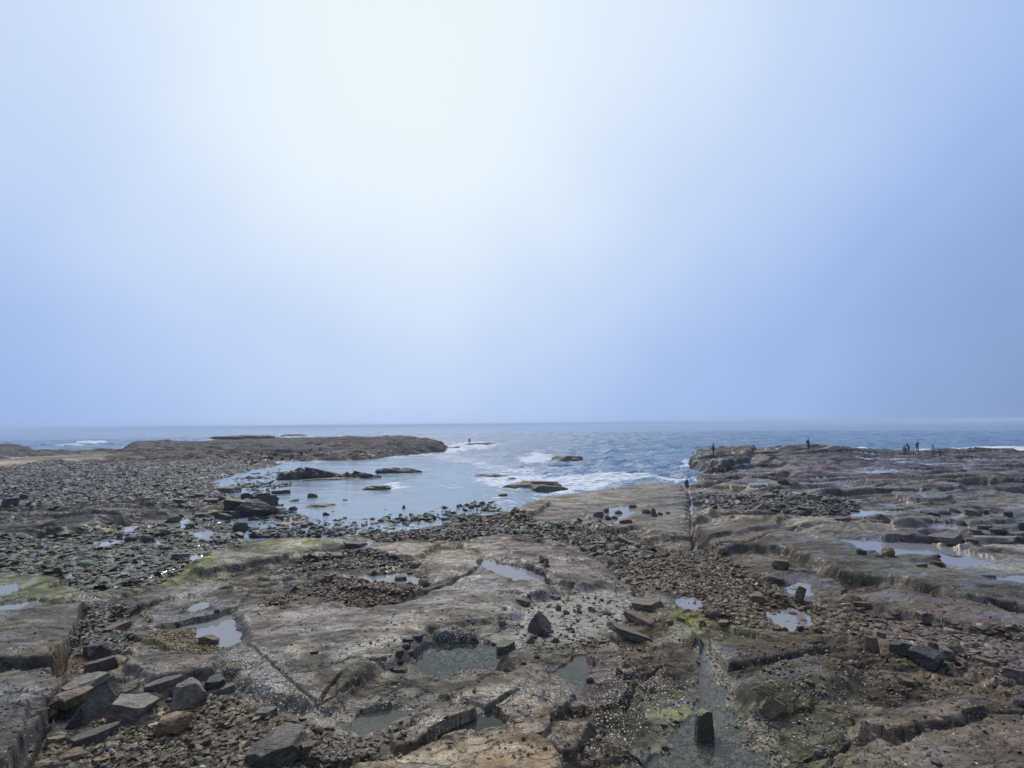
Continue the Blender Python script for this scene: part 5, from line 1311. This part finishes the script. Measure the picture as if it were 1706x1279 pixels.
# the remaining larger stones of each bed: nothing tells one from another there
def scatter(poly, n, wpx, mats, label, group, seed, water=True, kinds=(CH, SL, RO, CH)):
    r = random.Random(seed); pa = np.array(poly, float); lo, hi = pa.min(0), pa.max(0); c = 0; t = 0
    while c < n and t < 4000:
        t += 1; px = r.uniform(lo[0], hi[0]); py = r.uniform(lo[1], hi[1])
        if not in_poly(poly, np.array([px]), np.array([py]))[0]: continue
        w = wpx[0] + (wpx[1] - wpx[0]) * r.random() ** 2
        rock(px, py, w, w * r.uniform(.35, .75), r.choice(kinds), r.choice(mats), label, name='stone', group=group, cat='stone'); c += 1
scatter([(520,850),(600,850),(700,862),(780,842),(800,848),(700,870),(610,884),(520,888),(430,890),(430,870)], 34, (5, 9), ['black'], "little black stone poking out of the near shallows of the bay", "little stones in the shallows of the bay", 1)
scatter([(400,800),(440,788),(480,800),(500,812),(470,812),(420,816),(390,812)], 12, (5, 9), ['black'], "little black stone in the top left corner of the bay", "little stones in the corner of the bay", 2)
scatter(GRAVEL['centre band'][0], 16, (9, 15), ['brown', 'tan', 'dark'], "larger brown stone in the pebble band between the shelves", "larger stones of the pebble band", 3)
scatter(GRAVEL['bottom left'][0], 24, (12, 24), ['tan', 'brown', 'grey'], "tan rubble stone among the orange chips at bottom left", "rubble stones at bottom left", 4)
scatter(GRAVEL['shore band'][0], 14, (9, 16), ['dark', 'brown'], "larger dark cobble on the near shore bank", "larger cobbles of the shore bank", 5)
scatter(GRAVEL['left shallows'][0], 22, (9, 22), ['black', 'dark', 'green'], "larger dark stone among the wet stones at left", "larger wet stones at left", 6)
scatter(GRAVEL['right band'][0], 16, (10, 20), ['red', 'brown', 'grey'], "larger flat chip on the reddish band at right", "larger chips at right", 7, kinds=(SL, SL, CH))
scatter([(640,1222),(668,1215),(676,1228),(650,1240),(638,1238)], 7, (9, 14), ['dark', 'grey'], "dark stone in the little heap below the big slab", "little heap of stones below the big slab", 8)
scatter([(965,1070),(1000,1055),(1010,1068),(985,1080),(968,1078)], 8, (7, 12), ['dark', 'pale', 'tan'], "small stone in the heap at the left end of the long grey slab", "heap of small stones by the long grey slab", 9)
print('rocks', n_rock, time.time() - T0)

# ------------------------------------------------------------------ people
def mat_plain(name, c, rough=.8, weave=60):
    m = Mat(name); tcn = m.n('ShaderNodeTexCoord')
    n_ = m.noise(tcn.outputs['Object'], weave, 2, .5); n2_ = m.noise(tcn.outputs['Object'], 5, 3, .5)
    cc = A(c); f_ = m.rng(n2_, .3, .7, .8, 1.2)
    vm = m.n('ShaderNodeVectorMath', operation='SCALE'); vm.inputs[0].default_value = cc[:3]; m.l(f_, vm.inputs['Scale'])
    bs = m.bsdf(Base_Color=vm.outputs[0], Roughness=rough); m.l(m.bump(n_, .3, .004), bs.inputs['Normal']); m.l(bs.outputs[0], m.out.inputs[0])
    return m.m
CL = {'black': mat_plain("cloth_black", (34, 42, 56)), 'navy': mat_plain("cloth_navy", (30, 52, 82)), 'teal': mat_plain("cloth_teal", (48, 80, 86)), 'white': mat_plain("cloth_white", (176, 176, 186)), 'rust': mat_plain("cloth_rust", (110, 72, 60)),
      'slate': mat_plain("cloth_slate", (70, 80, 104)), 'skin': mat_plain("skin", (150, 116, 100), .6, 20), 'hair': mat_plain("hair_black", (24, 24, 28), .6, 90), 'rod': mat_plain("rod_black", (30, 30, 34), .4, 20)}
def skin_obj(name, verts, edges, radii, mat, parent=None, root=0, loc=(0, 0, 0)):
    me = bpy.data.meshes.new(name); me.from_pydata([tuple(v) for v in verts], edges, []); 
    o = bpy.data.objects.new(name, me); C.objects.link(o)
    sk = o.modifiers.new("s", 'SKIN'); sk.use_smooth_shade = True
    for i, rd in enumerate(radii): me.skin_vertices[0].data[i].radius = (rd, rd) if np.isscalar(rd) else rd
    me.skin_vertices[0].data[root].use_root = True
    sb = o.modifiers.new("b", 'SUBSURF'); sb.levels = 2
    dg = bpy.context.evaluated_depsgraph_get(); ne = bpy.data.meshes.new_from_object(o.evaluated_get(dg)); ne.name = name
    o.modifiers.clear(); o.data = ne; bpy.data.meshes.remove(me)
    ne.materials.clear(); ne.materials.append(mat)
    for f_ in ne.polygons: f_.use_smooth = True
    if parent is not None: o.parent = parent
    o.location = loc
    return o
def tube(name, pts, r0, r1, mat, seg=8):
    bm = bmesh.new(); rings = []; n = len(pts)
    for i, p in enumerate(pts):
        p = Vector(p); d = (Vector(pts[min(i + 1, n - 1)]) - Vector(pts[max(i - 1, 0)])).normalized(); a = d.orthogonal().normalized(); b = d.cross(a)
        rr = r0 + (r1 - r0) * i / (n - 1)
        rings.append([bm.verts.new(p + (a * math.cos(t * 6.2832 / seg) + b * math.sin(t * 6.2832 / seg)) * rr) for t in range(seg)])
    for i in range(n - 1):
        for t in range(seg): bm.faces.new((rings[i][t], rings[i][(t + 1) % seg], rings[i + 1][(t + 1) % seg], rings[i + 1][t]))
    bm.faces.new(rings[0][::-1]); bm.faces.new(rings[-1])
    me = bpy.data.meshes.new(name); bm.to_mesh(me); bm.free(); me.materials.append(mat)
    for f_ in me.polygons: f_.use_smooth = True
    return me
def person(px, py, hpx, label, face, top, legs, pose='stand', hat=None, bag=False, arms='down', rmax=None, dz=0.0, height=1.7, group=None):
    """figure whose feet show at (px, py); face = heading in degrees (0 looks away from the viewer, 90 to the right)"""
    x, y, z, r = hit(px, py, True, rmax)
    root = bpy.data.objects.new("person", None); C.objects.link(root); root.empty_display_size = .3
    az = math.atan2(x, y); root.location = (x, y, z + dz - .02); root.rotation_euler = (0, 0, -az - RAD(face)); s = height / 1.7; root.scale = (s, s, s)
    tag(root, label=label, cat='person', group=group)
    # joints: figure looks along +y
    if pose == 'stand':
        hip = .92; pel = (0, 0, hip); che = (0, .01, 1.28); nk = (0, .0, 1.46); hd = (0, .02, 1.58)
        kn = [(-.12, .03, .50), (.11, .05, .50)]; an = [(-.14, -.02, .09), (.12, .02, .09)]; hp = [(-.10, 0, .88), (.10, 0, .88)]
    elif pose == 'lean':
        hip = .90; pel = (0, -.05, hip); che = (0, .14, 1.20); nk = (0, .24, 1.35); hd = (0, .33, 1.45)
        kn = [(-.12, .06, .50), (.12, .02, .50)]; an = [(-.13, -.04, .09), (.13, .0, .09)]; hp = [(-.10, -.05, .87), (.10, -.05, .87)]
    else:  # crouch
        hip = .30; pel = (0, -.15, .32); che = (0, .06, .62); nk = (0, .15, .78); hd = (0, .20, .90)
        kn = [(-.17, .28, .50), (.17, .26, .50)]; an = [(-.14, .02, .09), (.14, .0, .09)]; hp = [(-.10, -.14, .30), (.10, -.14, .30)]
    sh = [(-.19, che[1], che[2] + .11), (.19, che[1], che[2] + .11)]
    def arm(sd, mode):
        S_ = sh[0 if sd < 0 else 1]
        if mode == 'down': return [S_, (S_[0] + sd * .07, S_[1] + .02, S_[2] - .28), (S_[0] + sd * .06, S_[1] + .10, S_[2] - .52)]
        if mode == 'fwd': return [S_, (S_[0] + sd * .05, S_[1] + .08, S_[2] - .27), (S_[0] - sd * .06, S_[1] + .32, S_[2] - .24)]
        if mode == 'out': return [S_, (S_[0] + sd * .16, S_[1] + .12, S_[2] - .18), (S_[0] + sd * .30, S_[1] + .25, S_[2] - .12)]
        if mode == 'up': return [S_, (S_[0] + sd * .12, S_[1] + .16, S_[2] + .05), (S_[0] - sd * .04, S_[1] + .18, S_[2] + .20)]
    A2 = [arm(-1, arms if isinstance(arms, str) else arms[0]), arm(1, arms if isinstance(arms, str) else arms[1])]
    V_ = [pel, tuple((np.array(pel) + che) / 2), che, nk, hd, (hd[0], hd[1] + .01, hd[2] + .09)]
    R_ = [(.145, .11), (.13, .10), (.155, .11), .055, .085, .075]; E_ = [(0, 1), (1, 2), (2, 3), (3, 4), (4, 5)]
    def add(par, p, rd): V_.append(tuple(p)); R_.append(rd); E_.append((par, len(V_) - 1)); return len(V_) - 1
    # face: nose and ears on the head
    for k in range(2):
        h_ = add(0, hp[k], .09); k_ = add(h_, kn[k], .06); a_ = add(k_, an[k], .042); add(a_, (an[k][0], an[k][1] + .16, .045), .038)
        s_ = add(2, sh[k], .06); e_ = add(s_, A2[k][1], .045); w_ = add(e_, A2[k][2], .03)
        d = np.array(A2[k][2]) - np.array(A2[k][1]); d /= np.linalg.norm(d)
        add(w_, np.array(A2[k][2]) + d * .07, .036)
    body = skin_obj("body", V_, E_, R_, CL['skin'], root)
    # head features and fingers joined into the body mesh
    bm = bmesh.new(); bm.from_mesh(body.data)
    hv = Vector(hd) + Vector((0, 0, .03))
    for c, sc in (((0, .095, 0), (.013, .02, .02)), ((-.085, 0, 0), (.012, .02, .03)), ((.085, 0, 0), (.012, .02, .03)), ((0, .085, -.055), (.026, .01, .008)), ((-.032, .085, .022), (.012, .008, .007)), ((.032, .085, .022), (.012, .008, .007))):
        bmesh.ops.create_icosphere(bm, subdivisions=1, radius=1, matrix=Matrix.Translation(hv + Vector(c)) @ Matrix.Diagonal((*sc, 1)))
    for k in range(2):
        w_ = Vector(A2[k][2]); d = (w_ - Vector(A2[k][1])).normalized(); a = d.orthogonal().normalized()
        for q in range(5):
            ln = (.05, .072, .078, .072, .055)[q]; off = a * (q - 2) * .017
            st_ = w_ + d * (.04 if q == 0 else .10) + off; dd = (d + a * (-.8 if q == 0 else 0)).normalized()
            mm = Matrix.Translation(st_ + dd * ln / 2) @ dd.to_track_quat('Z', 'Y').to_matrix().to_4x4()
            bmesh.ops.create_cone(bm, cap_ends=True, segments=6, radius1=.0095, radius2=.007, depth=ln, matrix=mm)
    bm.to_mesh(body.data); bm.free()
    # clothes follow the body with a little room
    jv = [tuple(np.array(pel) - [0, 0, .06]), pel, tuple((np.array(pel) + che) / 2), che, tuple(np.array(nk) - [0, 0, .03])]
    jr = [(.16, .13), (.17, .14), (.155, .125), (.175, .135), .07]; je = [(0, 1), (1, 2), (2, 3), (3, 4)]
    for k in range(2):
        for par, p, rd in ((3, sh[k], .085), (None, A2[k][1], .066), (None, tuple(np.array(A2[k][2]) * .92 + np.array(A2[k][1]) * .08), .05)):
            jv.append(tuple(p)); jr.append(rd); je.append((par if par is not None else len(jv) - 2, len(jv) - 1))
    skin_obj("jacket", jv, je, jr, CL[top], root, root=1)
    tv = [tuple(np.array(pel) + [0, 0, .03])]; tr_ = [(.15, .125)]; te = []
    for k in range(2):
        for par, p, rd in ((0, hp[k], .11), (None, kn[k], .082), (None, (an[k][0], an[k][1], an[k][2] + .03), .064)):
            tv.append(tuple(p)); tr_.append(rd); te.append((par if par is not None else len(tv) - 2, len(tv) - 1))
    skin_obj("trousers", tv, te, tr_, CL[legs], root)
    bm = bmesh.new()
    for k in range(2): bmesh.ops.create_icosphere(bm, subdivisions=2, radius=1, matrix=Matrix.Translation((an[k][0], an[k][1] + .07, .05)) @ Matrix.Diagonal((.055, .14, .055, 1)))
    me = bpy.data.meshes.new("shoes"); bm.to_mesh(me); bm.free(); link("shoes", me, CL['hair'], root)
    bm = bmesh.new(); bmesh.ops.create_icosphere(bm, subdivisions=3, radius=1, matrix=Matrix.Translation((hd[0], hd[1] - .012, hd[2] + .055)) @ Matrix.Diagonal((.1, .108, .105, 1)))
    bmesh.ops.delete(bm, geom=[v for v in bm.verts if v.co.y > hd[1] + .05 and v.co.z < hd[2] + .09 or v.co.z < hd[2] - .03], context='VERTS')
    me = bpy.data.meshes.new("hair"); bm.to_mesh(me); bm.free(); link("hair", me, CL['hair'], root)
    if hat:
        bm = bmesh.new(); c_ = Vector((hd[0], hd[1], hd[2] + .115))
        bmesh.ops.create_cone(bm, cap_ends=True, segments=24, radius1=.125, radius2=.095, depth=.10, matrix=Matrix.Translation(c_ + Vector((0, 0, .03))))
        bmesh.ops.create_cone(bm, cap_ends=True, segments=24, radius1=.20, radius2=.125, depth=.03, matrix=Matrix.Translation(c_ - Vector((0, 0, .02))))
        me = bpy.data.meshes.new("hat"); bm.to_mesh(me); bm.free(); link("hat", me, CL[hat], root)
    if bag:
        bm = bmesh.new(); bmesh.ops.create_cube(bm, size=1, matrix=Matrix.Translation((0, che[1] - .22, che[2] - .08)) @ Matrix.Diagonal((.30, .17, .46, 1)))
        bmesh.ops.bevel(bm, geom=bm.edges[:], offset=.045, segments=3, affect='EDGES')
        me = bpy.data.meshes.new("backpack"); bm.to_mesh(me); bm.free()
        b_ = link("backpack", me, CL['navy']); b_.location = root.location; b_.rotation_euler = root.rotation_euler
        tag(b_, label="dark backpack on the back of the figure standing on the skyline crest", cat='backpack')
    bpy.context.view_layer.update()
    return root, [root.matrix_world @ Vector(A2[0][2]), root.matrix_world @ Vector(A2[1][2])]
p1, _ = person(782,742,11,"lone dark figure standing on black rocks in spray", 20, 'black', 'black', rmax=185, height=2.0, dz=.55)
p2, hands = person(1189,757,17,"person in dark clothes fishing from the end of the high rock", -70, 'slate', 'black', arms='fwd', rmax=98)
a_, b_ = hands[0], hands[1]; mid = (a_ + b_) / 2
dirv = Vector((-math.cos(.25), .35, .28)).normalized()
pts = [mid - dirv * .35 + dirv * t + Vector((0, 0, -.03 * t * t)) for t in (0, .6, 1.2, 1.9, 2.6, 3.2)]
rod = link("fishing_rod", tube("fishing_rod", pts, .014, .004, CL['rod'])); tag(rod, label="thin black fishing rod held out over the sea by the person on the high rock", cat='fishing rod')
person(1347,746,14,"figure in dark navy clothes with a backpack on the skyline crest", 75, 'navy', 'navy', bag=True, rmax=100, arms=('down', 'fwd'))
person(1507,752,9,"person in a rust top crouching, leftmost of the right skyline group", 30, 'rust', 'black', pose='crouch', rmax=112, group='people on the right skyline')
person(1514,751,12,"person in teal leaning forward beside the crouching one", -60, 'teal', 'slate', pose='lean', rmax=116, height=1.55, group='people on the right skyline', arms='fwd')
p6, hands = person(1529,751,13,"person in teal standing alone in the middle of the right skyline group", 10, 'teal', 'teal', hat='black', rmax=116, height=1.55, group='people on the right skyline', arms=('down', 'up'))
person(1555,757,16,"person in a white top and dark hat, largest of the right skyline group", 5, 'white', 'black', hat='black', rmax=108, group='people on the right skyline', arms='down')
person(1566,754,10,"short person in dark clothes right of the one in the white top", 15, 'slate', 'black', hat=None, rmax=110, group='people on the right skyline', height=1.2)
hq = hands[1]
pts = [hq + Vector((-.25, 0, .0)), hq + Vector((.3, .1, .02)), hq + Vector((.9, .2, .03)), hq + Vector((1.5, .3, .0))]
rod = link("fishing_rod", tube("fishing_rod", pts, .014, .005, CL['rod'])); tag(rod, label="thin dark rod held level at head height by the teal figure standing alone", cat='fishing rod')
print('people', time.time() - T0)
# ------------------------------------------------------------------ haze: one box of thin even air round everything
bm = bmesh.new(); bmesh.ops.create_cube(bm, size=1.0)
me = bpy.data.meshes.new("haze"); bm.to_mesh(me); bm.free()
hz = bpy.data.objects.new("haze", me); C.objects.link(hz); hz.scale = (13400, 13400, 13.0); hz.location = (0, 0, 2.9)
hm = bpy.data.materials.new("haze_air"); hm.use_nodes = True; hm.node_tree.nodes.clear()
ho = hm.node_tree.nodes.new('ShaderNodeOutputMaterial'); pv = hm.node_tree.nodes.new('ShaderNodeVolumePrincipled')
pv.inputs['Color'].default_value = (.80, .88, 1.0, 1); pv.inputs['Density'].default_value = HAZE
hm.node_tree.links.new(pv.outputs[0], ho.inputs['Volume']); me.materials.append(hm)
tag(hz, kind='stuff')
print('script done', time.time() - T0, len(S.objects))
